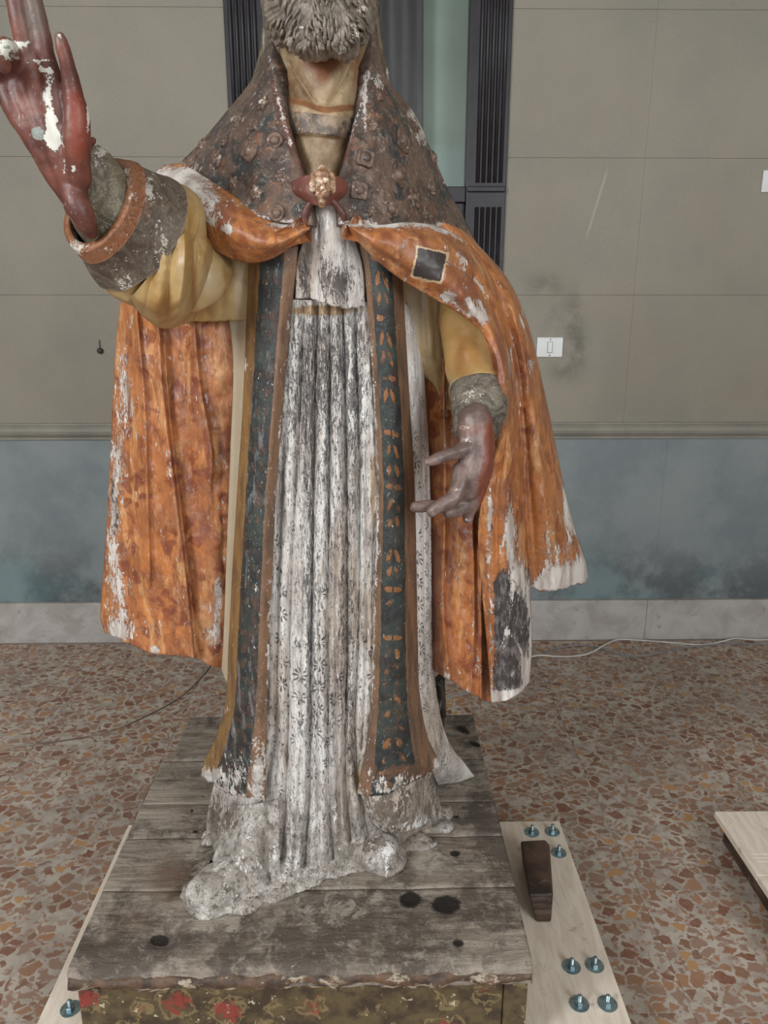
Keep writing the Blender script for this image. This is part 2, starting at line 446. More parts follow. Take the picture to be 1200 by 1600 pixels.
def mat_terrazzo():
    m = Mat('terrazzo')
    inf = m.node('ShaderNodeObjectInfo', {}, 'Random')
    gp = m.node('ShaderNodeNewGeometry', {}, 'Position')
    off = m.comb(m.ma('MULTIPLY', inf, 31.0), m.ma('MULTIPLY', inf, 17.0), m.ma('MULTIPLY', inf, 5.0))
    base = m.node('ShaderNodeVectorMath', {0: m.obj, 1: off}, operation='ADD')

    def warp(sc, amt, sq):
        v = m.node('ShaderNodeVectorMath', {0: base, 1: m.node('ShaderNodeVectorMath', {0: m.noise(sc, 3, 0.6, base, 0, 1), 3: amt}, operation='SCALE')}, operation='ADD')
        return m.scl(v, sq)
    w1 = warp(24, 0.040, (1, 1.2, 0.0))
    w2 = warp(50, 0.022, (1, 1.15, 0.0))
    e1 = m.vor(27, 'DISTANCE_TO_EDGE', 'Distance', w1)
    c1 = m.sep(m.vor(27, 'F1', 'Color', w1))
    e2 = m.vor(66, 'DISTANCE_TO_EDGE', 'Distance', w2)
    c2 = m.sep(m.vor(66, 'F1', 'Color', w2))
    chip = m.mix(m.ss(c1[1], 0.1, 0.9), c(132, 98, 78), c(168, 124, 92))
    chip = m.mix(m.ss(c1[2], 0.72, 0.76), chip, c(154, 124, 106))
    chip = m.mix(m.ss(c1[2], 0.14, 0.10), chip, c(130, 86, 66))
    chip = m.mix(m.ss(c1[1], 0.93, 0.95), chip, c(188, 142, 92))
    chip = m.mix(m.ma('MULTIPLY', m.ss(m.noise(80, 5, 0.7, base), 0.4, 0.7), 0.35), chip, c(172, 144, 126))
    mtx = m.mix(m.ss(m.noise(20, 5, 0.6, base), 0.36, 0.66), c(194, 183, 170), c(166, 153, 141))
    s2 = m.ma('MULTIPLY', m.ss(e2, 0.07, 0.12), m.ss(c2[0], 0.60, 0.62))
    mtx = m.mix(m.ma('MULTIPLY', s2, 0.8), mtx, m.mix(c2[1], c(140, 102, 84), c(170, 134, 112)))
    thr = m.ma('ADD', 0.045, m.ma('MULTIPLY', c1[0], 0.12))
    big = m.ma('MULTIPLY', m.ss(m.ma('SUBTRACT', e1, thr), 0.0, 0.03), m.ss(c1[0], 0.82, 0.80))
    col = m.mix(big, mtx, chip)
    col = m.mix(m.ma('MULTIPLY', m.ss(m.noise(1.7, 4, 0.6, gp), 0.42, 0.66), 0.3), col, c(116, 104, 96))
    col = m.mix(m.ma('MULTIPLY', m.ss(m.noise(9, 4, 0.6, gp), 0.6, 0.72), 0.25), col, c(176, 168, 160))
    return m.done(col, m.ss(m.noise(6, 3, 0.6, gp), 0.3, 0.7, 0.36, 0.55), m.noise(120, 3, 0.5, base), 0.0006, 0.3, 0.35)


def mat_wall():
    m = Mat('wall_plaster')
    gp = m.node('ShaderNodeNewGeometry', {}, 'Position')
    o = m.sep(gp)
    n = m.noise(1.6, 5, 0.6, gp)
    col = m.mix(m.ss(n, 0.36, 0.66), c(150, 143, 131), c(139, 135, 124))
    col = m.mix(m.ma('MULTIPLY', m.ss(m.noise(3.1, 4, 0.6, gp), 0.5, 0.7), 0.35), col, c(154, 138, 126))
    tx = m.noise(150, 3, 0.6, gp)
    col = m.mix(m.ma('MULTIPLY', m.ss(tx, 0.4, 0.65), 0.18), col, c(176, 166, 150))
    col = m.mix(m.ma('MULTIPLY', m.ss(m.noise(36, 5, 0.7, gp), 0.68, 0.74), 0.5), col, c(186, 176, 160))

    # grime rubbed into the wall around the switch, and a long scrape

    def spot(x, z, rx, rz, amp):
        dx = m.ma('DIVIDE', m.ma('SUBTRACT', o[0], x), rx)
        dz = m.ma('DIVIDE', m.ma('SUBTRACT', o[2], z), rz)
        q = m.ma('ADD', m.ma('MULTIPLY', dx, dx), m.ma('MULTIPLY', dz, dz))
        return m.ma('MULTIPLY', m.ma('EXPONENT', m.ma('MULTIPLY', q, -1.0)), amp)
    g = None
    for (px, py, rx, rz, amp) in ((895, 500, 0.035, 0.12, 1.0), (852, 445, 0.08, 0.05, 0.8), (905, 545, 0.04, 0.09, 0.9), (880, 580, 0.07, 0.05, 0.8), (862, 500, 0.06, 0.10, 0.45)):
        p = U(px, py, WALL_Y)
        s_ = spot(float(p[0]), float(p[2]), rx, rz, amp)
        g = s_ if g is None else m.ma('ADD', g, s_)
    g = m.ma('MULTIPLY', g, m.ss(m.noise(13, 5, 0.65, gp), 0.3, 0.62), clamp=True)
    col = m.mix(m.ma('MULTIPLY', g, 0.55), col, c(84, 82, 74))
    pa, pb = U(950, 262, WALL_Y), U(916, 372, WALL_Y)
    ax, az, bx_, bz_ = float(pa[0]), float(pa[2]), float(pb[0]), float(pb[2])
    L = math.hypot(bx_ - ax, bz_ - az)
    ux, uz = (bx_ - ax) / L, (bz_ - az) / L
    dx, dz = m.ma('SUBTRACT', o[0], ax), m.ma('SUBTRACT', o[2], az)
    along = m.ma('ADD', m.ma('MULTIPLY', dx, ux), m.ma('MULTIPLY', dz, uz))
    acr = m.ma('ABSOLUTE', m.ma('SUBTRACT', m.ma('MULTIPLY', dx, uz), m.ma('MULTIPLY', dz, ux)))
    scr = m.ma('MULTIPLY', m.ss(acr, 0.002, 0.007, 1, 0), m.ma('MULTIPLY', m.ss(along, -0.02, 0.05), m.ss(along, L - 0.05, L + 0.02, 1, 0)))
    col = m.mix(m.ma('MULTIPLY', scr, 0.4), col, c(190, 182, 168))
    return m.done(col, 0.75, tx, 0.001, 0.5, 0.3)


def mat_dado():
    m = Mat('dado_paint')
    gp = m.node('ShaderNodeNewGeometry', {}, 'Position')
    o = m.sep(gp)
    n = m.noise(2.6, 6, 0.65, gp)
    col = m.mix(m.ss(n, 0.34, 0.66), c(142, 149, 150), c(124, 133, 136))
    low = m.ma('MULTIPLY', m.ss(o[2], 0.22, 0.62, 1, 0), m.ss(m.noise(3.4, 6, 0.7, gp), 0.42, 0.62))
    col = m.mix(m.ma('MULTIPLY', low, 0.75), col, c(72, 76, 78))
    tq = m.ma('MULTIPLY', m.ss(o[2], 0.3, 0.7, 1, 0), m.ss(m.noise(2.1, 3, 0.5, m.scl(gp, (1, 1, 1), (3, 1, 4))), 0.52, 0.66))
    col = m.mix(m.ma('MULTIPLY', tq, 0.35), col, c(100, 138, 142))
    return m.done(col, 0.5, m.noise(60, 4, 0.6, gp), 0.001, 0.4, 0.35)


def mat_marble():
    m = Mat('baseboard_marble')
    gp = m.node('ShaderNodeNewGeometry', {}, 'Position')
    n = m.noise(7, 6, 0.65, gp, 0.6)
    col = m.mix(m.ss(n, 0.36, 0.66), c(188, 183, 178), c(166, 159, 153))
    col = m.mix(m.ma('MULTIPLY', m.ss(m.noise(26, 5, 0.7, gp), 0.6, 0.7), 0.5), col, c(110, 96, 86))
    return m.done(col, 0.45, n, 0.001, 0.3, 0.4)


M_COPE = mat_cope('cope_orange')
M_LIN = mat_cope('cope_lining', c(178, 112, 66), c(106, 58, 42), 0.7)
M_HOOD = mat_hood()
M_ALB = mat_alb()
M_BL, M_BR = mat_band('band_left_paint', True), mat_band('band_right_paint', False)
M_OLIVE = mat_olive()
M_LACE = mat_lace('lace_paint', c(124, 114, 92), c(82, 72, 58))
M_LACE2 = mat_lace('lace_cuff_paint', c(124, 114, 100), c(72, 64, 56))
M_CUFF = mat_lace('cuff_band_paint', c(112, 98, 84), c(80, 66, 56))
M_GLOVE, M_HANDL = mat_glove(), mat_handl()
M_PLINTH, M_FRONT = mat_plinth(), mat_front()
M_TERR, M_WALL, M_DADO, M_MARB = mat_terrazzo(), mat_wall(), mat_dado(), mat_marble()
M_GROUT = simple('grout', c(160, 148, 138), c(140, 128, 120), 30, 0.8)
M_AMICE = None
M_BEARD = None


def mat_beard():
    m = Mat('beard_paint')
    n = m.noise(30, 5, 0.65)
    col = m.mix(m.ss(n, 0.36, 0.64), c(104, 93, 83), c(148, 136, 122))
    col = m.mix(m.loss('white', 60, 1.2), col, c(222, 214, 204))
    return m.done(col, 0.45, n, 0.002, 0.5)


def mat_amice():
    m = Mat('amice_paint')
    n = m.noise(14, 5, 0.6)
    col = m.mix(m.ss(n, 0.36, 0.66), c(170, 146, 114), c(116, 90, 64))
    col = m.mix(m.ma('MULTIPLY', m.ss(m.attr('aux'), 0.15, 0.75), 0.9), col, c(128, 74, 44))
    bnd = m.ss(m.ma('ADD', m.attr('dark'), m.ma('MULTIPLY', m.ma('SUBTRACT', m.noise(60, 5, 0.7), 0.5), 0.9)), 0.42, 0.58)
    col = m.mix(bnd, col, m.mix(m.ss(m.noise(50, 5, 0.7), 0.42, 0.6), c(92, 80, 70), c(152, 130, 108)))
    col = m.mix(m.ss(m.ma('ADD', m.attr('brown'), m.ma('MULTIPLY', m.ma('SUBTRACT', m.noise(50, 5, 0.7), 0.5), 0.9)), 0.4, 0.6), col, m.mix(m.noise(40, 4), c(98, 62, 42), c(168, 118, 78)))
    col = m.mix(m.ma('MULTIPLY', m.ss(m.noise(34, 6, 0.72), 0.53, 0.66), 0.55), col, c(112, 86, 62))
    col = m.mix(m.loss('white', 60, 1.2), col, c(214, 204, 186))
    return m.done(col, 0.45, m.noise(40, 6, 0.7), 0.004, 0.8)


M_BEARD, M_AMICE = mat_beard(), mat_amice()

# ------------------------------------------------------------------ objects
ATTRS = ('white', 'dark', 'aux', 'tan', 'brown', 'test')


def tag(o, label, cat, group=None):
    o['label'], o['category'] = label, cat
    if group:
        o['group'] = group
    return o


def empty(name, loc, label, cat, group=None):
    o = bpy.data.objects.new(name, None)
    o.empty_display_size = 0.1
    C.objects.link(o)
    o.location = loc
    return tag(o, label, cat, group)


def paintmask(P, spec):
    px, py = PR(P)
    out = {}
    for k, lst in spec.items():
        v = np.zeros(len(P))
        for e in lst:
            if callable(e):
                v = v + e(px, py)
            elif isinstance(e, (int, float)):
                v = v + e
            elif e[0] == 'line':
                v = v + e[3] * -crease_disp(px, py, [(e[1], 1.0, e[2], e[2])])
            else:
                cx, cy_, rx, ry, s_ = e[:5]
                a = math.radians(e[5]) if len(e) > 5 else 0
                dx, dy = px - cx, py - cy_
                ex, ey = dx * math.cos(a) + dy * math.sin(a), -dx * math.sin(a) + dy * math.cos(a)
                v = v + s_ * np.exp(-(ex / rx) ** 2 - (ey / ry) ** 2)
        out[k] = np.clip(v, -0.5, 1.3)
    return out


def mesh_obj(name, V, Fc, mat, parent=None, uv=None, smooth=True, masks=None, structure=False):
    V = np.asarray(V, float)
    off = np.array(parent.location) if parent is not None else np.zeros(3)
    p = parent
    while p is not None and p.parent is not None:
        p = p.parent
        off = off + np.array(p.location)
    if parent is not None and parent.name == 'saint_statue':
        V = V.copy()
        V[:, 2] = np.maximum(V[:, 2], PZ + 0.0005)
    me = bpy.data.meshes.new(name)
    me.from_pydata([tuple(v) for v in (V - off)], [], Fc)
    if smooth:
        me.polygons.foreach_set('use_smooth', [True] * len(me.polygons))
    if mat is not None:
        me.materials.append(mat)
    if masks:
        pm = paintmask(V, masks)
        for k, v in pm.items():
            a = me.attributes.new(k, 'FLOAT', 'POINT')
            a.data.foreach_set('value', v.astype(np.float32))
    if uv is not None:
        l = me.uv_layers.new(name='UVMap')
        idx = np.empty(len(me.loops), np.int32)
        me.loops.foreach_get('vertex_index', idx)
        l.data.foreach_set('uv', np.asarray(uv, np.float32)[idx].ravel())
    me.update()
    o = bpy.data.objects.new(name, me)
    C.objects.link(o)
    if parent is not None:
        o.parent = parent
    if structure:
        o['kind'] = 'structure'
    return o


def cr(P, n, closed=False):
    """Catmull-Rom through P (k, d) sampled at n places, by chord length"""
    P = np.asarray(P, float)
    k = len(P)
    if k == 2:
        t = np.linspace(0, 1, n)[:, None]
        return P[0] * (1 - t) + P[1] * t
    d = np.r_[0, np.cumsum(np.maximum(np.linalg.norm(np.diff(P[:, :2], axis=0), axis=1), 1e-6))]
    T = np.zeros_like(P)
    T[1:-1] = (P[2:] - P[:-2]) / (d[2:] - d[:-2])[:, None]
    T[0] = (P[1] - P[0]) / (d[1] - d[0])
    T[-1] = (P[-1] - P[-2]) / (d[-1] - d[-2])
    s_ = np.linspace(0, d[-1], n)
    i = np.clip(np.searchsorted(d, s_, 'right') - 1, 0, k - 2)
    h = (d[i + 1] - d[i])[:, None]
    t = ((s_ - d[i]) / (d[i + 1] - d[i]))[:, None]
    return ((2 * t ** 3 - 3 * t ** 2 + 1) * P[i] + (t ** 3 - 2 * t ** 2 + t) * h * T[i]
            + (-2 * t ** 3 + 3 * t ** 2) * P[i + 1] + (t ** 3 - t ** 2) * h * T[i + 1])


def crease_disp(px, py, creases):
    d = np.zeros_like(px)
    for poly, depth, wl, wr in creases:
        poly = np.asarray(poly, float)
        poly = cr(poly, max(8, 4 * len(poly)))
        best = np.full(px.shape, 1e9)
        sign = np.zeros(px.shape)
        for (x0, y0), (x1, y1) in zip(poly[:-1], poly[1:]):
            ex, ey = x1 - x0, y1 - y0
            L2 = ex * ex + ey * ey + 1e-9
            t = np.clip(((px - x0) * ex + (py - y0) * ey) / L2, 0, 1)
            qx, qy = px - (x0 + t * ex), py - (y0 + t * ey)
            q = np.hypot(qx, qy)
            m_ = q < best
            best = np.where(m_, q, best)
            sign = np.where(m_, ex * qy - ey * qx, sign)
        wl, wr = max(wl, 3.0), max(wr, 3.0)
        wv = np.where(sign > 0, wl, wr)         # going down the page, positive is the left side
        d -= depth * np.exp(-(np.sqrt(best * best + 1.2) - 1.1) / wv)
    return d


def patch(name, rows, mat, parent, step=4.0, creases=(), lump=0.002, thick=0.014, masks=None, uvn=False, disp=None, ragged=0.0, grid=None):
    """a carved sheet: rows of (px, py, depth) become a surface of its own depth, folded, then thickened"""
    R = np.asarray(rows, float)
    wpx = max(np.abs(np.diff(R[:, :, :2], axis=1)).sum(2).sum(1).max(), 8)
    hpx = max(np.abs(np.diff(R[:, :, :2], axis=0)).sum(2).sum(0).max(), 8)
    nu, nv = int(wpx / step) + 4, int(hpx / step) + 4
    A = np.stack([cr(r, nu) for r in R])
    Bm = np.stack([cr(A[:, j], nv) for j in range(nu)], 1)          # nv, nu, 3
    px, py, Y = Bm[..., 0], Bm[..., 1], Bm[..., 2]
    P0 = U(px, py, Y)
    if ragged:
        e = np.zeros((nv, nu))
        e[-3:] = np.linspace(0.3, 1, 3)[:, None]
        py = py + e * ragged * fbm(P0, 60, 3, 5)
    dv = lump * fbm(P0, 14, 3, 2) + lump * (0.6 if lump > 0.007 else 0.35) * fbm(P0, 55, 2, 9)
    if len(creases):
        dv = dv + crease_disp(px, py, creases)
    if disp is not None:
        dv = dv + disp(px, py)
    P = U(px, py, Y - dv)
    du = np.gradient(P0, axis=1)
    dw = np.gradient(P0, axis=0)
    N = np.cross(du, dw)
    N /= np.linalg.norm(N, axis=-1, keepdims=True) + 1e-12
    view = np.array([0, 0, CAM_H]) - P
    if np.median((N * view).sum(-1)) < 0:
        N = -N
    Q = P - N * thick
    Q[..., 1] = np.maximum(Q[..., 1], P[..., 1] + thick * 0.25)
    n = nu * nv
    V = np.concatenate([P.reshape(-1, 3), Q.reshape(-1, 3)])
    I = np.arange(n).reshape(nv, nu)
    a, b, cc, d = I[:-1, :-1].ravel(), I[:-1, 1:].ravel(), I[1:, 1:].ravel(), I[1:, :-1].ravel()
    Fc = [list(q) for q in np.stack([a, d, cc, b], 1)] + [list(q) for q in np.stack([a, b, cc, d], 1) + n]
    loop = list(I[0, :]) + list(I[1:, -1]) + list(I[-1, -2::-1]) + list(I[-2:0:-1, 0])
    for i0, i1 in zip(loop, loop[1:] + loop[:1]):
        Fc.append([int(i0), int(i1), int(i1) + n, int(i0) + n])
    if uvn:
        uu = np.tile(np.linspace(0, 1, nu), (nv, 1))
    else:
        uu = np.concatenate([np.zeros((nv, 1)), np.cumsum(np.linalg.norm(np.diff(P0, axis=1), axis=2), 1)], 1)
        uu = uu - uu.mean(1, keepdims=True)
    vv = np.concatenate([np.zeros((1, nu)), np.cumsum(np.linalg.norm(np.diff(P0, axis=0), axis=2), 0)], 0)
    uv = np.stack([uu, vv], -1).reshape(-1, 2)
    mk = dict(masks or {})
    o = mesh_obj(name, V, Fc, mat, parent, np.concatenate([uv, uv]), True, mk)
    if grid is not None:
        grid.append((px, py, P, N))
    return o


def tube_geo(pts, rad, n=10, rad2=None, caps=True, up=None):
    """swept tube, rounded by its radii; rad in the plane of the picture, rad2 across it"""
    P = np.asarray(pts, float)
    k = len(P)
    T = np.gradient(P, axis=0)
    T /= np.linalg.norm(T, axis=1, keepdims=True) + 1e-12
    up = np.array([0, 1.0, 0]) if up is None else np.asarray(up, float)
    V, Fc = [], []
    rad = np.broadcast_to(np.asarray(rad, float), (k,))
    rad2 = rad if rad2 is None else np.broadcast_to(np.asarray(rad2, float), (k,))
    prev = None
    for i in range(k):
        a = np.cross(T[i], up)
        if np.linalg.norm(a) < 0.15:
            a = prev if prev is not None else np.cross(T[i], np.array([1.0, 0.1, 0]))
        a = a / np.linalg.norm(a)
        if prev is not None and np.dot(a, prev) < 0:
            a = -a
        prev = a
        b = np.cross(T[i], a)
        for j in range(n):
            th = 2 * math.pi * j / n
            V.append(P[i] + a * math.cos(th) * rad[i] + b * math.sin(th) * rad2[i])
    for i in range(k - 1):
        for j in range(n):
            q = (j + 1) % n
            Fc.append([i * n + j, i * n + q, (i + 1) * n + q, (i + 1) * n + j])
    if caps:
        Fc.append(list(range(n - 1, -1, -1)))
        Fc.append([(k - 1) * n + j for j in range(n)])
    return np.array(V), Fc


def capsule(chain, n=14, sub=5):
    """chain of (px, py, Y, r px): round-ended limb"""
    R = np.asarray(chain, float)
    P = U(R[:, 0], R[:, 1], R[:, 2])
    r = np.array([q[3] * S(q[0], q[1], q[2]) for q in R])
    return capsule_w(P, r, n, sub)


def capsule_w(P, r, n=14, sub=5):
    A = cr(np.c_[P[:, [0, 2, 1]], r], sub * (len(P) - 1) + 1)
    P, r = A[:, [0, 2, 1]], np.abs(A[:, 3])
    d0 = (P[0] - P[1]) / (np.linalg.norm(P[0] - P[1]) + 1e-9)
    d1 = (P[-1] - P[-2]) / (np.linalg.norm(P[-1] - P[-2]) + 1e-9)
    hs = (0.95, 0.75, 0.45)
    pre = [P[0] + d0 * r[0] * h for h in hs]
    prr = [r[0] * math.sqrt(1 - h * h) for h in hs]
    post = [P[-1] + d1 * r[-1] * h for h in hs[::-1]]
    por = [r[-1] * math.sqrt(1 - h * h) for h in hs[::-1]]
    return tube_geo(np.array(pre + list(P) + post), np.array(prr + list(r) + por), n)


def joinV(parts):
    V, Fc, o = [], [], 0
    for v, f in parts:
        V.append(v)
        Fc += [[i + o for i in q] for q in f]
        o += len(v)
    return np.concatenate(V), Fc


def remeshed(name, parts, mat, parent, voxel=0.004, smooth=4, masks=None, lump=0.0):
    """closed limbs fused into one continuous carved surface"""
    V, Fc = joinV(parts)
    me = bpy.data.meshes.new('fuse')
    me.from_pydata([tuple(v) for v in V], [], Fc)
    o = bpy.data.objects.new('fuse', me)
    C.objects.link(o)
    bmv = bmesh.new()
    bmv.from_mesh(me)
    bmesh.ops.recalc_face_normals(bmv, faces=bmv.faces)
    bmv.to_mesh(me)
    bmv.free()
    m1 = o.modifiers.new('r', 'REMESH')
    m1.mode, m1.voxel_size = 'VOXEL', voxel
    m2 = o.modifiers.new('s', 'SMOOTH')
    m2.factor, m2.iterations = 0.5, smooth
    dg = bpy.context.evaluated_depsgraph_get()
    ev = o.evaluated_get(dg).to_mesh()
    nv = len(ev.vertices)
    W = np.empty(nv * 3)
    ev.vertices.foreach_get('co', W)
    W = W.reshape(-1, 3)
    NN = np.empty(nv * 3)
    ev.vertices.foreach_get('normal', NN)
    NN = NN.reshape(-1, 3)
    if lump:
        W = W + NN * (lump * fbm(W, 35, 3, 3))[:, None]
    FF = [list(p.vertices) for p in ev.polygons]
    o.evaluated_get(dg).to_mesh_clear()
    bpy.data.objects.remove(o)
    bpy.data.meshes.remove(me)
    return mesh_obj(name, W, FF, mat, parent, None, True, masks)


def box_geo(x0, x1, y0, y1, z0, z1):
    V = np.array([(x, y, z) for z in (z0, z1) for y in (y0, y1) for x in (x0, x1)], float)
    return V, [[0, 2, 3, 1], [4, 5, 7, 6], [0, 1, 5, 4], [2, 6, 7, 3], [0, 4, 6, 2], [1, 3, 7, 5]]


def box(name, x0, x1, y0, y1, z0, z1, mat, parent=None, bevel=0.0, structure=False, seg=2):
    V, Fc = box_geo(x0, x1, y0, y1, z0, z1)
    if bevel:
        bm = bmesh.new()
        vs = [bm.verts.new(v) for v in V]
        for f in Fc:
            bm.faces.new([vs[i] for i in f])
        bmesh.ops.bevel(bm, geom=bm.edges[:], offset=bevel, segments=seg, affect='EDGES', profile=0.5)
        bm.verts.index_update()
        V = np.array([v.co[:] for v in bm.verts])
        Fc = [[v.index for v in f.verts] for f in bm.faces]
        bm.free()
    return mesh_obj(name, V, Fc, mat, parent, None, False, None, structure)


def extrude_profile(name, prof, x0, x1, mat, parent=None, structure=False, smooth=False):
    """profile of (y, z) run along x"""
    k = len(prof)
    V = [(x0, y, z) for y, z in prof] + [(x1, y, z) for y, z in prof]
    Fc = [[i, (i + 1) % k, k + (i + 1) % k, k + i] for i in range(k)] + [list(range(k - 1, -1, -1)), list(range(k, 2 * k))]
    return mesh_obj(name, V, Fc, mat, parent, None, smooth, None, structure)


def lathe_geo(prof, cx, cy_, n=16):
    k = len(prof)
    V = [(cx + r * math.cos(2 * math.pi * j / n), cy_ + r * math.sin(2 * math.pi * j / n), z) for r, z in prof for j in range(n)]
    Fc = [[i * n + j, i * n + (j + 1) % n, (i + 1) * n + (j + 1) % n, (i + 1) * n + j] for i in range(k - 1) for j in range(n)]
    Fc += [list(range(n - 1, -1, -1)), [(k - 1) * n + j for j in range(n)]]
    return np.array(V), Fc


# ================================================================== the room
fl = box('floor', -3.2, 3.4, -3.5, 3.6, -0.06, -0.0012, M_GROUT, None, 0, True)
M_CEIL = simple('ceiling_paint', c(214, 210, 202), c(206, 202, 194), 3, 0.8)
box('ceiling', -3.2, 3.4, -3.5, 3.78, 3.4, 3.46, M_CEIL, None, 0, True)
M_SIDE = simple('side_wall_paint', c(158, 150, 136), c(148, 140, 126), 3, 0.8)
box('wall_left', -3.26, -3.2, -3.5, 3.78, 0, 3.4, M_SIDE, None, 0, True)
box('wall_right', 3.4, 3.46, -3.5, 3.78, 0, 3.4, M_SIDE, None, 0, True)
bm_tile = None
T0 = 0.5
for ix in range(-6, 6):
    for iy in range(0, 7):
        x0 = 0.737 + ix * T0
        y0 = 0.396 + (iy - 1) * T0
        if bm_tile is None:
            to = box('tile', x0 + 0.0005, x0 + T0 - 0.0005, y0 + 0.0005, y0 + T0 - 0.0005, -0.0035, 0.0, M_TERR, fl, 0.0004, False, 1)
            me = to.data
            me.transform(Matrix.Translation((-(x0 + T0 / 2), -(y0 + T0 / 2), 0)))
            to.location = (x0 + T0 / 2, y0 + T0 / 2, 0)
            bm_tile = to
        else:
            t2 = bm_tile.copy()
            C.objects.link(t2)
            t2.location = (x0 + T0 / 2, y0 + T0 / 2, 0)

DX0, DX1 = float(U(350, 20, WALL_Y)[0]), float(U(801, 20, WALL_Y)[0])
Z1 = float(U(900, 461, WALL_Y)[2])
DZ = float(U(700, 296, WALL_Y)[2])
ZC = [1.06, Z1, 2.153, 2.69, 3.23]
wall = box('wall_back', -3.2, 3.4, WALL_Y + 0.30, WALL_Y + 0.36, 0, 3.4, M_WALL, None, 0, True)
xr = float(U(1004, 300, WALL_Y)[0])
for za, zb in zip(ZC[:-1], ZC[1:]):
    for xa, xb in ((-3.2, DX0), (DX1, xr), (xr, 3.4)):
        box('panel', xa + 0.0001, xb - 0.0001, WALL_Y, WALL_Y + 0.30, za + 0.0004, zb - 0.0004, M_WALL, wall, 0.0009)
ZD0, ZD1 = 0.205, 0.985
xd = float(U(1033, 800, WALL_Y)[0])
for xa, xb in ((-3.2, DX0), (DX1, xd), (xd, 3.4)):
    box('dado_panel', xa + 0.0001, xb - 0.0001, WALL_Y + 0.008, WALL_Y + 0.30, ZD0, ZD1, M_DADO, wall, 0.0006)
capm = Mat('dado_cap_paint')
gp_ = capm.node('ShaderNodeNewGeometry', {}, 'Position')
M_CAP = capm.done(capm.mix(capm.ss(capm.noise(5, 5, 0.6, gp_), 0.36, 0.66), c(148, 143, 132), c(132, 128, 118)), 0.6, capm.noise(80, 3, 0.5, gp_), 0.0008, 0.4)
prof = [(0.30, 0.985), (0.0, 0.985), (-0.004, 0.987), (-0.004, 0.996), (0.0, 0.998), (0.0, 1.001), (-0.012, 1.004), (-0.019, 1.014), (-0.022, 1.026), (-0.019, 1.038), (-0.012, 1.047), (-0.003, 1.053), (0.0, 1.0595), (0.30, 1.0595)]
for n_, (xa, xb) in enumerate(((-3.2, DX0), (DX1, 3.4)), 1):
    extrude_profile('trim_%d' % n_, [(WALL_Y + y, z) for y, z in prof], xa, xb, M_CAP, None, True)
bb = None
for n_, (xa, xb) in enumerate(((-3.2, DX0), (DX1, 3.4))):
    side = ('left', 'right')[n_]
    q = bpy.data.objects.new('baseboard_' + side, None)
    C.objects.link(q)
    q['kind'] = 'structure'
    xs = [xa, -1.9, xb] if n_ == 0 else [xa, 1.31, xb]
    for x0, x1 in zip(xs[:-1], xs[1:]):
        box('slab', x0 + 0.0005, x1 - 0.0005, WALL_Y - 0.012, WALL_Y + 0.30, 0.0, ZD0 - 0.001, M_MARB, q, 0.002)

# ------------------------------------------------------------------ fluted dark door with glass
M_DOOR = simple('dark_door_wood', c(44, 39, 44), c(34, 30, 34), 12, 0.45, 0.0008)
M_GREEN = simple('pale_green_backing', c(160, 174, 163), c(150, 165, 154), 4, 0.8)
gm = bpy.data.materials.new('door_glass')
gm.use_nodes = True
nt = gm.node_tree
nt.nodes.clear()
out_ = nt.nodes.new('ShaderNodeOutputMaterial')
mx = nt.nodes.new('ShaderNodeMixShader')
tr = nt.nodes.new('ShaderNodeBsdfTransparent')
tr.inputs[0].default_value = (0.97, 0.99, 0.98, 1)
gs = nt.nodes.new('ShaderNodeBsdfGlossy')
gs.inputs['Roughness'].default_value = 0.08
mx.inputs[0].default_value = 0.06
nt.links.new(tr.outputs[0], mx.inputs[1])
nt.links.new(gs.outputs[0], mx.inputs[2])
nt.links.new(mx.outputs[0], out_.inputs[0])
door = bpy.data.objects.new('door_1', None)
C.objects.link(door)
door.location = ((DX0 + DX1) / 2, WALL_Y, 0)
door['kind'] = 'structure'
SW = 0.165
for x0, x1, sgn in ((DX0, DX0 + SW, 1), (DX1 - SW, DX1, -1)):
    box('stile', x0, x1, WALL_Y - 0.012, WALL_Y + 0.08, 0, 3.3, M_DOOR, door, 0.003)
    for za, zb in ((0.12, DZ - 0.07), (DZ + 0.025, 3.25)):
        for k in range(5):
            xc = (x0 + 0.046 + 0.0235 * k) if sgn < 0 else (x0 + 0.025 + 0.0235 * k)
            V, Fc = tube_geo([(xc, WALL_Y - 0.012, za), (xc, WALL_Y - 0.012, zb)], 0.0085, 10, 0.012, True, (0, 1, 0))
            mesh_obj('reed', V, Fc, M_DOOR, door)
    box('reed_block', x0 + 0.004, x1 - 0.004, WALL_Y - 0.026, WALL_Y - 0.010, DZ - 0.012, DZ + 0.010, M_DOOR, door, 0.004)
ix0, ix1 = DX0 + SW, DX1 - SW
box('rail', ix0, ix1, WALL_Y, WALL_Y + 0.07, DZ - 0.05, DZ + 0.012, M_DOOR, door, 0.004)
box('lower_panel', ix0, ix1, WALL_Y + 0.02, WALL_Y + 0.06, 0.0, DZ - 0.05, M_DOOR, door, 0.003)
box('glass_pane', ix0, ix1, WALL_Y + 0.035, WALL_Y + 0.040, DZ + 0.012, 3.3, gm, door)
box('back_panel', ix0 - 0.1, ix1 + 0.1, WALL_Y + 0.22, WALL_Y + 0.24, DZ - 0.05, 3.35, M_GREEN, door)
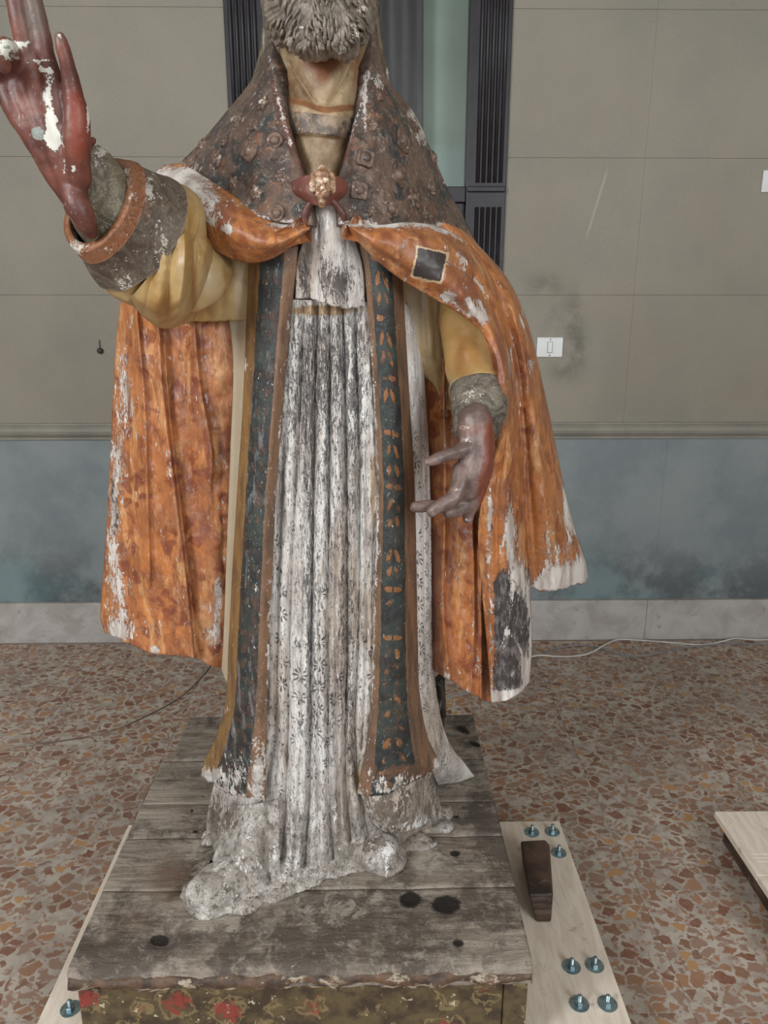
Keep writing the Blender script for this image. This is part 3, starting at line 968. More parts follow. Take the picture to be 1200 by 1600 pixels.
# dark curtain gathered behind the glass
cur = Mat('dark_curtain_cloth')
M_CUR = cur.done(cur.mix(cur.ss(cur.noise(9, 4, 0.6, cur.scl(cur.obj, (1, 1, 0.1))), 0.38, 0.64), c(78, 76, 84), c(60, 56, 62)), 0.7)
xa, xb = float(U(430, 150, WALL_Y + 0.1)[0]), float(U(664, 150, WALL_Y + 0.1)[0])
V, Fc = [], []
nu, nv = 60, 14
for s_ in (0, 1):
    for j in range(nv):
        z = DZ + 0.02 + (3.28 - DZ) * j / (nv - 1)
        for i in range(nu):
            u_ = i / (nu - 1)
            x = xa + (xb - 0.012 * (z - DZ) - xa) * u_
            V.append((x, WALL_Y + 0.12 + 0.018 * math.sin(u_ * 34) * (1 - .3 * math.sin(z * 2)) + 0.006 * s_, z))
n_ = nu * nv
for j in range(nv - 1):
    for i in range(nu - 1):
        a = j * nu + i
        Fc.append([a, a + 1, a + nu + 1, a + nu])
        Fc.append([n_ + a, n_ + a + nu, n_ + a + nu + 1, n_ + a + 1])
for i in range(nu - 1):
    for a in (i, (nv - 1) * nu + i):
        Fc.append([a, a + n_, a + 1 + n_, a + 1])
for j in range(nv - 1):
    for a in (j * nu, j * nu + nu - 1):
        Fc.append([a, a + nu, a + nu + n_, a + n_])
cu = mesh_obj('curtain', V, Fc, M_CUR)
tag(cu, 'dark blue-grey curtain hanging behind the glass of the fluted door', 'curtain')

# ------------------------------------------------------------------ wall plates, nail
M_PLATE = simple('white_plastic', c(226, 228, 226), c(218, 220, 218), 8, 0.35)
M_STEEL = simple('zinc_steel', c(168, 186, 190), c(130, 150, 158), 60, 0.3, 0.0004, 0.85)
M_DARKM = simple('dark_iron', c(72, 62, 54), c(50, 44, 40), 40, 0.5, 0.0005)


def wall_plate(px0, py0, px1, py1, label, rocker=True):
    p0, p1 = U(px0, py0, WALL_Y), U(px1, py1, WALL_Y)
    x0, x1, z0, z1 = p0[0], p1[0], p1[2], p0[2]
    t = empty('light_switch', ((x0 + x1) / 2, WALL_Y, (z0 + z1) / 2), label, 'switch')
    box('plate', x0, x1, WALL_Y - 0.009, WALL_Y, z0, z1, M_PLATE, t, 0.004)
    mxx, mz = (x0 + x1) / 2, (z0 + z1) / 2
    box('rocker_surround', mxx - 0.012, mxx + 0.012, WALL_Y - 0.0105, WALL_Y - 0.008, mz - 0.024, mz + 0.024, simple('plate_gap', c(150, 152, 150)), t, 0.001)
    box('rocker', mxx - 0.010, mxx + 0.010, WALL_Y - 0.014, WALL_Y - 0.009, mz - 0.022, mz + 0.022, M_PLATE, t, 0.002)
    for dz in (-0.034, 0.034):
        V, Fc = tube_geo([(mxx, WALL_Y - 0.0085, mz + dz), (mxx, WALL_Y - 0.0105, mz + dz)], 0.003, 10, None, True, (1, 0, 0))
        mesh_obj('screw', V, Fc, M_DARKM, t, None, False)


wall_plate(839, 527, 878, 558, 'white rectangular light switch on wall beside the orange cope')
wall_plate(1192, 266, 1232, 301, 'white wall plate at upper right, cut by the picture edge')
p = U(157, 548, WALL_Y)
t = empty('wall_hook', (p[0], WALL_Y, p[2]), 'small dark hook with round end on bare wall left of the statue', 'hook')
V, Fc = tube_geo([(p[0], WALL_Y - 0.001, p[2] + 0.045), (p[0], WALL_Y - 0.006, p[2] + 0.03), (p[0], WALL_Y - 0.007, p[2])], 0.0018, 8, None, True, (1, 0, 0))
mesh_obj('wire', V, Fc, M_DARKM, t)
V, Fc = tube_geo([(p[0], WALL_Y, p[2]), (p[0], WALL_Y - 0.008, p[2]), (p[0], WALL_Y - 0.012, p[2]), (p[0], WALL_Y - 0.014, p[2])], [0.011, 0.013, 0.010, 0.004], 14, None, True, (1, 0, 0))
mesh_obj('disc', V, Fc, M_DARKM, t)

# ------------------------------------------------------------------ cables


def cable(name, pts, r, mat, label, lifts=()):
    P = np.array([G(a, b, r) for a, b in pts])
    A = cr(np.c_[P[:, :2], P[:, 2]], 8 * len(pts))
    A[:, 2] = r
    for lx, ly in lifts:
        q = G(lx, ly, r)
        A[:, 2] += 0.0085 * np.exp(-((A[:, 0] - q[0]) / 0.05) ** 2)
    V, Fc = tube_geo(A, r, 8, None, True, (0, 0, 1))
    return tag(mesh_obj(name, V, Fc, mat), label, 'cable')


M_WC = simple('white_cable', c(206, 204, 200), c(190, 188, 184), 10, 0.45)
M_GC = simple('grey_cable', c(140, 140, 142), c(124, 124, 126), 10, 0.45)
cable('white_cable', [(700, 1040), (760, 1034), (830, 1027), (900, 1025), (930, 1018), (963, 1000), (1000, 1000.5), (1060, 1005), (1095, 1007.5), (1150, 1000), (1215, 1001), (1300, 1004)], 0.0042, M_WC, 'white cable wandering along the floor in front of the baseboard', [(846, 1027), (938, 1014), (1150, 1003), (1215, 1003)])
cable('grey_cable', [(700, 1090), (770, 1072), (830, 1037), (862, 1016), (900, 1008), (930, 1011), (960, 1020), (1000, 1025), (1060, 1013), (1125, 1007), (1215, 1006.5), (1300, 1012)], 0.0038, M_GC, 'grey cable crossing the white one on the floor by the baseboard')
cable('thin_wire', [(-60, 1172), (20, 1166), (100, 1157), (170, 1143), (230, 1118), (280, 1090), (320, 1052), (350, 1010)], 0.0028, simple('brown_wire', c(96, 82, 74), c(150, 140, 130), 6, 0.5), 'thin dark wire curving over the floor left of the statue')

# ------------------------------------------------------------------ dolly board with bolts
mb, gb, colb = mat_wood('pale_plywood', c(232, 219, 203), c(214, 199, 182), None, (6, 1, 6), 10)
colb = mb.mix(mb.ma('MULTIPLY', mb.ss(mb.noise(14, 5, 0.7), 0.6, 0.72), 0.5), colb, c(128, 108, 88))
M_PLY = mb.done(colb, 0.6, gb, 0.0012, 0.5)
mk_, gk, colk = mat_wood('dark_block_wood', c(92, 72, 58), c(48, 36, 30), None, (1, 1, 7), 12)
colk = mk_.mix(mk_.ma('MULTIPLY', mk_.ss(mk_.noise(26, 5, 0.7), 0.6, 0.7), 0.5), colk, c(150, 140, 132))
M_BLOCK = mk_.done(colk, 0.5, gk, 0.003, 0.7)
BX0, BX1, BY0, BY1 = -0.727, 0.549, 1.17, 1.947
dol = empty('dolly', ((BX0 + BX1) / 2, (BY0 + BY1) / 2, 0), 'pale plywood wheeled board under the plinth with bolts showing at its right', 'dolly')
box('board', BX0, BX1, BY0, BY1, BZ - 0.022, BZ, M_PLY, dol, 0.002)
M_RUB = simple('grey_rubber', c(60, 60, 62), c(50, 50, 52), 20, 0.7)


def bolt(x, y, par, h=0.026):
    V, Fc = lathe_geo([(0.0055, BZ), (0.0215, BZ), (0.0215, BZ + 0.0022), (0.0055, BZ + 0.0026)], x, y, 20)
    wsh = mesh_obj('washer', V, Fc, M_STEEL, par, None, False)
    V, Fc = lathe_geo([(0.0095, BZ + 0.0022), (0.0098, BZ + 0.009), (0.0085, BZ + 0.0098), (0.0052, BZ + 0.01)], x, y, 6)
    mesh_obj('nut', V, Fc, M_STEEL, wsh, None, False)
    pr = [(0.0048, BZ + 0.0)]
    for k in range(9):
        z = BZ + 0.010 + (h - 0.010) * k / 9
        pr += [(0.0050, z), (0.0043, z + (h - 0.010) / 18)]
    pr.append((0.003, BZ + h))
    V, Fc = lathe_geo(pr, x, y, 12)
    mesh_obj('threaded_rod', V, Fc, M_STEEL, wsh, None, False)


for (a, b) in ((831, 1301), (863, 1300), (873, 1333), (893, 1511), (929, 1509), (905, 1569), (949, 1569), (110, 1577), (72, 1620)):
    q = G(a, b, BZ)
    bolt(q[0], q[1], dol)
for (x, y) in ((BX0 + 0.06, BY1 - 0.08), (BX1 - 0.06, BY1 - 0.08), (BX0 + 0.06, BY0 + 0.1), (BX1 - 0.06, BY0 + 0.1)):
    V, Fc = tube_geo([(x - 0.015, y, 0.030), (x - 0.012, y, 0.030), (x + 0.012, y, 0.030), (x + 0.015, y, 0.030)], [0.026, 0.030, 0.030, 0.026], 20, None, True, (0, 0, 1))
    wh_ = mesh_obj('wheel', V, Fc, M_RUB, dol)
    V, Fc = joinV([box_geo(x - 0.04, x + 0.04, y - 0.04, y + 0.04, BZ - 0.026, BZ - 0.022), box_geo(x - 0.021, x - 0.017, y - 0.014, y + 0.014, 0.022, BZ - 0.026), box_geo(x + 0.017, x + 0.021, y - 0.014, y + 0.014, 0.022, BZ - 0.026)])
    mesh_obj('caster_fork', V, Fc, M_STEEL, dol, None, False)

# dark wooden block wedged beside the plinth, standing on the board
def block_pts():
    bl = [G(836, 1440, BZ), G(861, 1441, BZ)]
    y0 = bl[0][1]
    top_f = [U(822, 1398, y0 + 0.004), U(863, 1396, y0 + 0.004)]
    yb = 1.80
    top_b = [U(813, 1311, yb), U(856, 1312, yb)]
    return bl, top_f, top_b


q0, q1 = G(838, 1441, BZ), G(861, 1441, BZ)
xL, xR, yF = 0.335, float(q1[0]), float(q1[1])
zt = float(U(840, 1398, yF)[2])
yB = float(G(835, 1311, zt)[1])
xRb = float(G(856, 1312, zt)[0])
xLf = float(q0[0])
outl = [(float(G(813, 1311, zt)[0]), yB, zt - 0.004), (xRb - 0.006, yB, zt), (xRb + 0.002, yB - 0.02, zt), (float(G(864, 1395, zt)[0]), yF + 0.002, zt), (float(G(826, 1398, zt)[0]), yF, zt), ]
V = []
for (x, y, z) in outl:
    V.append((x, y, z))
k = len(V)
V += [(outl[0][0] + 0.01, yB, BZ), (outl[1][0], yB, BZ), (outl[2][0], yB - 0.02, BZ), (xR, yF - 0.002, BZ), (xLf, yF - 0.002, BZ)]
bmv = bmesh.new()
vs = [bmv.verts.new(v) for v in V]
for f in [list(range(k)), list(range(2 * k - 1, k - 1, -1))] + [[i, i + k, (i + 1) % k + k, (i + 1) % k] for i in range(k)]:
    bmv.faces.new([vs[i] for i in f])
bmesh.ops.recalc_face_normals(bmv, faces=bmv.faces)
bmesh.ops.bevel(bmv, geom=bmv.edges[:], offset=0.006, segments=3, affect='EDGES', profile=0.5)
bmesh.ops.subdivide_edges(bmv, edges=bmv.edges[:], cuts=2, use_grid_fill=True)
bmv.verts.index_update()
V = np.array([v.co[:] for v in bmv.verts])
Fc = [[v.index for v in f.verts] for f in bmv.faces]
bmv.free()
tag(mesh_obj('wooden_block', V, Fc, M_BLOCK), 'dark worn wooden block standing on the pale board beside the plinth', 'block')

# second board platform at the right edge
RX0, RY1 = 1.03, 1.984
d2 = empty('board_platform', (RX0 + 0.35, RY1 - 0.4, 0), 'pale wooden platform cut by the right edge of the picture', 'platform')
for k in range(3):
    y1_ = RY1 - 0.27 * k
    box('plank', RX0, RX0 + 0.75, y1_ - 0.268, y1_, BZ - 0.02, BZ, M_PLY, d2, 0.002)
for xx in (RX0 + 0.03, RX0 + 0.60):
    box('batten', xx, xx + 0.07, RY1 - 0.80, RY1 - 0.01, 0.0, BZ - 0.0195, M_BLOCK, d2, 0.003)
m_ = simple('pale_scratch', c(226, 216, 204))
for k, (a, b, a2, b2) in enumerate(((1172, 1334, 1215, 1334), (1176, 1340, 1215, 1341), (1182, 1346, 1215, 1347))):
    q, r_ = G(a, b, BZ), G(a2, b2, BZ)
    box('paint_streak', q[0], r_[0], q[1] - 0.002, q[1] + 0.002, BZ - 0.0005, BZ + 0.0006, m_, d2)

# ================================================================== plinth
PX0, PX1, PF, PB = -0.611, 0.314, 1.225, 2.18
pl = empty('wooden_plinth', (-0.15, 1.7, BZ), 'weathered grey wooden plinth with painted front, carrying the saint statue', 'plinth')
seams = [1.225, 1.437, 1.61, 1.744, 1.938, 2.18]
holes = [(245, 1470, 14, 10, 1.0), (258, 1472, 12, 9, 0.6), (697, 1414, 26, 17, 1.2), (640, 1406, 20, 15, 1.1), (716, 1474, 13, 9, 0.9), (711, 1334, 12, 7, 0.9), (745, 1340, 12, 6, 0.5), (714, 1276, 10, 6, 0.7), (712, 1303, 10, 6, 0.4), (722, 1140, 20, 8, 0.8, 25), (742, 1163, 14, 5, 0.9, 20), (300, 1267, 5, 4, 1.0), (305, 1300, 7, 4, 0.9), (820, 1440, 8, 6, 0.5), (840, 1525, 40, 8, 0.7), (150, 1530, 60, 6, 0.5)]
pmask = {'dark': holes + [0.0], 'white': [(330, 1440, 60, 20, 0.9), (500, 1420, 60, 20, 0.5), (660, 1340, 40, 25, 0.8), (560, 1400, 60, 25, 0.4), (310, 1330, 30, 60, 0.5), (720, 1220, 40, 20, 0.5), (550, 1490, 200, 30, 0.25)],
         'aux': [(480, 1480, 300, 70, 0.45), (600, 1430, 120, 40, 0.25), (780, 1300, 60, 140, 0.45), (330, 1340, 60, 60, 0.4), (160, 1500, 60, 40, 0.4)], 'brown': [(270, 1370, 40, 40, 0.8), (215, 1440, 50, 20, 0.5), (720, 1320, 40, 20, 0.4), (300, 1270, 40, 30, 0.3)]}
for k, (ya, yb) in enumerate(zip(seams[:-1], seams[1:])):
    back = k == 4
    x0 = PX0 + (0.026 if back else 0.004 * random.random())
    x1 = PX1 + (0.0 if back else 0.004 * random.random())
    nx, ny = 150, max(8, int((yb - ya) / 0.0065))
    X, Yg = np.meshgrid(np.linspace(x0, x1, nx), np.linspace(ya + 0.0004, yb - 0.0004, ny))
    edge = np.minimum(Yg - ya, yb - Yg)
    Z = PZ - 0.002 * np.exp(-edge / 0.0025) + 0.0016 * fbm(np.stack([X * 0.5, Yg * 3, X * 0], -1), 9, 3, k) + 0.0006 * random.uniform(-1, 1)
    if k == 0:
        Z = Z - 0.010 * np.exp(-(Yg - ya) / 0.012) * (1 + 0.7 * vnoise(np.stack([X, X * 0, X * 0], -1), 22, 4))
        Yg = Yg + 0.006 * np.exp(-(Yg - ya) / 0.02) * fbm(np.stack([X, X * 0, X * 0], -1), 16, 3, 8)
    pp = PR(np.stack([X, Yg, Z], -1))
    for h_ in holes[:12]:
        a = math.radians(h_[5]) if len(h_) > 5 else 0
        dx, dy = pp[0] - h_[0], pp[1] - h_[1]
        Z = Z - 0.007 * min(1, h_[4]) * np.exp(-((dx * math.cos(a) + dy * math.sin(a)) / h_[2]) ** 2 - ((-dx * math.sin(a) + dy * math.cos(a)) / h_[3]) ** 2)
    top = np.stack([X, Yg, Z], -1).reshape(-1, 3)
    bot = top.copy()
    bot[:, 2] = PZ - 0.045
    n_ = nx * ny
    I = np.arange(n_).reshape(ny, nx)
    a, b, cc, d = I[:-1, :-1].ravel(), I[:-1, 1:].ravel(), I[1:, 1:].ravel(), I[1:, :-1].ravel()
    Fc = [list(map(int, q)) for q in np.stack([a, b, cc, d], 1)]
    loop = list(I[0, :]) + list(I[1:, -1]) + list(I[-1, -2::-1]) + list(I[-2:0:-1, 0])
    for i0, i1 in zip(loop, loop[1:] + loop[:1]):
        Fc.append([int(i0), int(i0) + n_, int(i1) + n_, int(i1)])
    Fc.append([int(i) + n_ for i in (I[0, 0], I[-1, 0], I[-1, -1], I[0, -1])])
    mesh_obj('plank', np.concatenate([top, bot]), Fc, M_PLINTH, pl, None, True, pmask)
# front lip, painted front board, sides, corner post
mouldm = Mat('moulding_paint')
n0 = mouldm.noise(26, 6, 0.7)
cm_ = mouldm.mix(mouldm.ss(n0, 0.36, 0.6), c(62, 49, 41), c(104, 78, 58))
cm_ = mouldm.mix(mouldm.ss(mouldm.noise(34, 6, 0.7, mouldm.scl(mouldm.obj, (0.5, 1, 1))), 0.55, 0.62), cm_, c(170, 156, 134))
mz_ = mouldm.sep(mouldm.obj)[2]
cm_ = mouldm.mix(mouldm.ma('MULTIPLY', mouldm.ss(mouldm.ma('ADD', mz_, mouldm.ma('MULTIPLY', mouldm.ma('SUBTRACT', mouldm.noise(18, 6, 0.7, mouldm.scl(mouldm.obj, (1, 1, 0.3))), 0.5), 0.05)), 0.176, 0.170), mouldm.ss(mouldm.noise(40, 5, 0.7, mouldm.scl(mouldm.obj, (0.5, 1, 1))), 0.42, 0.5)), cm_, c(206, 194, 174))
M_MOULD = mouldm.done(cm_, 0.55, n0, 0.006, 0.9)
nx = 160
prof = [(PF + 0.003, PZ - 0.018), (PF - 0.004, PZ - 0.026), (PF - 0.006, PZ - 0.036), (PF + 0.001, PZ - 0.044), (PF + 0.010, PZ - 0.052), (PF + 0.012, PZ - 0.06)]
V, Fc = [], []
xs = np.linspace(PX0 + 0.004, PX1 - 0.002, nx)
for i, x in enumerate(xs):
    for j, (y, z) in enumerate(prof):
        p_ = np.array([[x, y, z]])
        V.append((x, y + 0.007 * float(fbm(p_, 22, 4, 1)[0]), z + 0.006 * float(fbm(p_, 26, 3, 3)[0])))
    V.append((x, PF + 0.05, PZ - 0.06))
    V.append((x, PF + 0.05, PZ - 0.018))
kp = len(prof) + 2
for i in range(nx - 1):
    for j in range(kp):
        Fc.append([i * kp + j, (i + 1) * kp + j, (i + 1) * kp + (j + 1) % kp, i * kp + (j + 1) % kp])
Fc += [list(range(kp)), [(nx - 1) * kp + j for j in range(kp - 1, -1, -1)]]
mesh_obj('front_moulding', V, Fc, M_MOULD, pl)
fo = box('front_board', PX0 + 0.012, PX1 - 0.055, PF + 0.012, PF + 0.034, BZ, PZ - 0.055, M_FRONT, pl, 0.002)
box('corner_post', PX1 - 0.054, PX1 - 0.006, PF + 0.006, PF + 0.06, BZ, PZ - 0.05, M_FRONT, pl, 0.004)
box('side_board', PX0 + 0.012, PX0 + 0.034, PF + 0.034, PB - 0.01, BZ, PZ - 0.046, M_PLINTH, pl, 0.002)
box('side_board', PX1 - 0.032, PX1 - 0.010, PF + 0.06, PB - 0.01, BZ, PZ - 0.046, M_PLINTH, pl, 0.002)

# ================================================================== statue
ST = empty('saint_statue', (-0.1, 1.65, PZ), 'worn painted statue of a bearded bishop in orange cope and white robe, one hand raised', 'statue')

# inner body so that the figure is solid
core = [(1.80, -0.10, 1.66, 0.07, 0.07), (1.72, -0.10, 1.67, 0.14, 0.09), (1.60, -0.10, 1.68, 0.15, 0.10), (1.30, -0.10, 1.68, 0.15, 0.11), (1.0, -0.10, 1.68, 0.16, 0.13), (0.7, -0.10, 1.68, 0.20, 0.15), (0.45, -0.09, 1.69, 0.21, 0.17), (PZ, -0.08, 1.70, 0.22, 0.18)]
V, Fc = [], []
nr = 28
for z, x, y, a, b in core:
    for j in range(nr):
        th = 2 * math.pi * j / nr
        V.append((x + a * math.cos(th), y + b * math.sin(th), z))
for i in range(len(core) - 1):
    for j in range(nr):
        Fc.append([i * nr + j, (i + 1) * nr + j, (i + 1) * nr + (j + 1) % nr, i * nr + (j + 1) % nr])
Fc += [list(range(nr)), [(len(core) - 1) * nr + j for j in range(nr - 1, -1, -1)]]
mesh_obj('robe_back', V, Fc, M_ALB, ST, None, True, {'dark': [0.2], 'brown': [0.2]})

# --- white alb, pleated, down to the feet
alb_rows = [
    [(398, 470, 1.585), (440, 468, 1.525), (475, 468, 1.505), (515, 470, 1.50), (555, 472, 1.505), (600, 470, 1.53), (640, 470, 1.59)],
    [(395, 560, 1.585), (438, 560, 1.525), (475, 560, 1.500), (515, 560, 1.495), (560, 560, 1.50), (605, 560, 1.53), (648, 560, 1.60)],
    [(388, 700, 1.585), (428, 700, 1.525), (470, 700, 1.495), (515, 700, 1.49), (562, 700, 1.495), (610, 700, 1.53), (660, 700, 1.60)],
    [(378, 880, 1.585), (420, 880, 1.520), (462, 880, 1.490), (510, 880, 1.485), (562, 880, 1.49), (612, 880, 1.525), (662, 880, 1.60)],
    [(370, 1060, 1.59), (412, 1060, 1.515), (458, 1060, 1.49), (508, 1060, 1.485), (560, 1060, 1.49), (614, 1060, 1.525), (664, 1060, 1.60)],
    [(352, 1160, 1.60), (404, 1160, 1.520), (455, 1165, 1.49), (506, 1165, 1.487), (560, 1160, 1.495), (620, 1160, 1.53), (670, 1155, 1.61)],
]
pleats = [([(474, 480), (468, 650), (460, 800), (452, 1000), (448, 1180)], 0.013, 7, 9), ([(495, 480), (491, 700), (486, 1000), (484, 1190)], 0.018, 7, 7), ([(515, 480), (514, 700), (512, 1000), (511, 1190)], 0.014, 7, 6),
          ([(535, 480), (540, 700), (542, 1000), (538, 1190)], 0.017, 7, 7), ([(553, 480), (560, 700), (559, 1000), (552, 1180)], 0.014, 6, 6), ([(440, 700), (432, 900), (428, 1190)], 0.010, 5, 7)]
alb_mask = {'dark': [0.16, (500, 560, 50, 80, 0.36), (480, 640, 30, 120, 0.28), (545, 560, 28, 110, 0.28), (470, 750, 20, 120, 0.2), (520, 740, 14, 200, 0.14), (560, 640, 12, 120, 0.25), (485, 880, 14, 140, 0.22), (540, 850, 14, 160, 0.18), (490, 1020, 10, 120, 0.2), (547, 1060, 16, 120, 0.2)],
            'aux': [0.22, (500, 1060, 120, 170, 0.45), (440, 850, 22, 200, 0.3)],
            'tan': [(583, 770, 6, 100, 0.75), (500, 482, 60, 9, 0.9), (510, 1230, 40, 60, 0.2)], 'white': [0.06, (505, 800, 5, 200, 0.25), (530, 1000, 5, 200, 0.25), (571, 900, 5, 200, 0.4), (499, 1100, 5, 150, 0.3)], 'brown': [(487, 830, 10, 160, 0.35), (540, 1080, 12, 120, 0.3), (480, 700, 8, 70, 0.3)]}
# bodice above the broken girdle
bod = [
    [(492, 322, 1.475), (503, 320, 1.462), (513, 319, 1.458), (524, 321, 1.462), (536, 325, 1.475)],
    [(478, 362, 1.49), (496, 358, 1.468), (513, 356, 1.462), (532, 358, 1.468), (550, 364, 1.49)],
    [(464, 410, 1.50), (488, 405, 1.472), (514, 403, 1.464), (540, 406, 1.472), (566, 413, 1.50)],
    [(461, 465, 1.505), (487, 468, 1.474), (514, 475, 1.466), (541, 479, 1.474), (570, 478, 1.505)],
]
patch('bodice', bod, M_ALB, ST, 2.6, [([(478, 390), (476, 470)], 0.008, 5, 6), ([(497, 350), (494, 475)], 0.010, 5, 6), ([(540, 380), (545, 480)], 0.006, 4, 8)], 0.003, 0.026,
      {'dark': [0.12, (476, 440, 10, 50, 0.42), (530, 440, 26, 34, 0.5), (505, 420, 8, 40, 0.25)], 'white': [0.1, (505, 345, 25, 40, 0.4)], 'tan': [(470, 400, 8, 40, 0.4), (493, 420, 5, 60, 0.4), (486, 330, 10, 20, 0.5)], 'aux': [0.2], 'brown': [(520, 470, 30, 8, 0.3)]}, ragged=4)

# --- flared hem and plaster at the feet
def gp3(px, py, z=PZ):
    return (px, py, float(G(px, py, z)[1]))


hem_x = [322, 342, 380, 425, 470, 515, 552, 600, 645, 692]
hem_y = [1296, 1345, 1388, 1396, 1382, 1362, 1350, 1330, 1312, 1284]
top_r = [(352, 1150, 1.60), (374, 1155, 1.57), (402, 1160, 1.53), (430, 1165, 1.508), (470, 1165, 1.492), (508, 1165, 1.49), (545, 1162, 1.498), (585, 1160, 1.525), (630, 1158, 1.56), (668, 1150, 1.61)]
r1 = [(334, 1225, 1.61), (358, 1235, 1.575), (392, 1242, 1.53), (428, 1246, 1.505), (470, 1246, 1.488), (510, 1246, 1.488), (550, 1240, 1.50), (590, 1238, 1.53), (635, 1232, 1.57), (678, 1215, 1.63)]
r2 = [(324, 1272, 1.62), (346, 1300, 1.575), (384, 1326, 1.515), (427, 1332, 1.487), (470, 1328, 1.475), (513, 1318, 1.480), (552, 1308, 1.497), (598, 1296, 1.535), (642, 1282, 1.585), (688, 1256, 1.65)]
r3 = [gp3(a, b) for a, b in zip(hem_x, hem_y)]
hem_pl = [([(452, 1150), (448, 1250), (440, 1330)], 0.012, 7, 9), ([(484, 1150), (482, 1260), (478, 1340)], 0.014, 7, 7), ([(512, 1150), (514, 1260), (520, 1330)], 0.010, 7, 6), ([(538, 1150), (540, 1240), (545, 1300)], 0.012, 7, 7), ([(552, 1150), (560, 1230), (572, 1310)], 0.012, 6, 8), ([(412, 1230), (410, 1300), (416, 1370)], 0.014, 6, 6), ([(372, 1240), (365, 1290), (352, 1330)], 0.008, 8, 8), ([(665, 1190), (672, 1260), (690, 1290)], 0.010, 5, 6)]
tf = np.array([q[0] for q in top_r], float)
tf = (tf - tf[0]) / (tf[-1] - tf[0])
ups = []
for row in alb_rows[:5]:
    A = cr(np.array(row, float), 61)
    f = (A[:, 0] - A[0, 0]) / (A[-1, 0] - A[0, 0])
    ups.append([tuple(np.interp(q, f, A[:, k]) for k in range(3)) for q in tf])


def joinpl(a, b):
    return a + b


pl_all = [([(474, 480), (468, 650), (460, 800), (452, 1000), (450, 1150), (446, 1250), (438, 1340)], 0.022, 7, 8), ([(495, 480), (491, 700), (486, 1000), (484, 1150), (482, 1260), (476, 1350)], 0.027, 6, 7), ([(515, 480), (514, 700), (512, 1000), (512, 1150), (514, 1260), (520, 1340)], 0.022, 6, 6),
          ([(535, 480), (540, 700), (542, 1000), (539, 1150), (540, 1240), (546, 1310)], 0.026, 6, 7), ([(553, 480), (560, 700), (559, 1000), (553, 1150), (560, 1230), (574, 1310)], 0.022, 5, 6), ([(442, 700), (434, 900), (428, 1150), (412, 1240), (408, 1300), (416, 1380)], 0.016, 5, 7),
          ([(372, 1240), (365, 1290), (352, 1330)], 0.010, 8, 8), ([(665, 1190), (672, 1260), (690, 1290)], 0.010, 5, 6), ([(470, 1180), (462, 1300), (455, 1380)], 0.010, 4, 5), ([(500, 900), (498, 1150), (497, 1340)], 0.010, 3, 4), ([(525, 800), (527, 1150), (532, 1320)], 0.012, 3, 4), ([(481, 560), (478, 800), (470, 1100)], 0.010, 3, 3), ([(572, 700), (572, 1000), (566, 1170)], 0.012, 3, 4)]
amk = dict(alb_mask)
amk['dark'] = [0.27, (505, 570, 60, 100, 0.15), (480, 640, 24, 120, 0.12), (545, 600, 20, 130, 0.10), (485, 860, 10, 180, 0.14), (514, 760, 8, 220, 0.12), (540, 860, 9, 180, 0.13), (560, 640, 8, 160, 0.12), (487, 1040, 8, 150, 0.14), (545, 1080, 10, 130, 0.16), (512, 1100, 6, 120, 0.1), (680, 1220, 10, 50, 0.3), (360, 1280, 40, 30, 0.12)]
amk['aux'] = [0.15, (500, 1080, 110, 170, 0.36), (440, 900, 20, 200, 0.25), (450, 1260, 40, 60, 0.2)]
amk['white'] = [0.10, (505, 800, 4, 260, 0.28), (527, 1000, 4, 260, 0.26), (571, 900, 5, 240, 0.36), (499, 1100, 4, 200, 0.26), (463, 700, 5, 200, 0.2), (548, 1000, 3, 200, 0.2), (480, 1250, 120, 70, 0.12), (420, 1360, 60, 30, 0.16), (500, 1330, 60, 30, 0.12)]
amk['brown'] = [0.08, (487, 830, 9, 160, 0.28), (540, 1080, 10, 120, 0.25), (480, 700, 8, 70, 0.25), (615, 1262, 54, 30, 0.55), (335, 1270, 16, 44, 0.55), (375, 1265, 20, 30, 0.35), (440, 1388, 50, 10, 0.3), (600, 1290, 40, 12, 0.2)]
amk['tan'] = [(583, 770, 6, 100, 0.75), (505, 485, 64, 10, 1.0), (565, 1215, 14, 30, 0.7), (398, 1262, 8, 40, 0.55), (530, 1200, 4, 30, 0.3), (463, 800, 5, 200, 0.2)]
amk['test'] = [lambda px, py: 0.95 / (1 + np.exp(-(py - 1250) / 30.0)), (470, 700, 12, 200, 0.2)]
patch('alb', ups + [top_r, r1, r2, r3], M_ALB, ST, 2.3, [(q[0], q[1] * 1.05, q[2] * 0.68, q[3] * 0.62) for q in pl_all], 0.004, 0.02, amk, disp=lambda px, py: 0.0045 * fbm(np.stack([px / 14.0, py / 70.0, px * 0], -1), 1.0, 3, 4) + 0.002 * fbm(np.stack([px / 5.0, py / 40.0, px * 0], -1), 1.0, 2, 8))


def blob(px, py, zc, rx, ry, rz, rot=0.0, n=14):
    p_ = G(px, py, zc)
    V, Fc = [], []
    for i in range(n + 1):
        ph = math.pi * (i + 0.001) / (n + 0.002) - math.pi / 2
        for j in range(2 * n):
            th = math.pi * j / n
            x, y, z = rx * math.cos(ph) * math.cos(th), ry * math.cos(ph) * math.sin(th), rz * math.sin(ph)
            V.append((p_[0] + x * math.cos(rot) - y * math.sin(rot), p_[1] + x * math.sin(rot) + y * math.cos(rot), p_[2] + z))
    m2 = 2 * n
    Fc = [[i * m2 + j, i * m2 + (j + 1) % m2, (i + 1) * m2 + (j + 1) % m2, (i + 1) * m2 + j] for i in range(n) for j in range(m2)]
    Fc += [list(range(m2 - 1, -1, -1)), [n * m2 + j for j in range(m2)]]
    return np.array(V), Fc


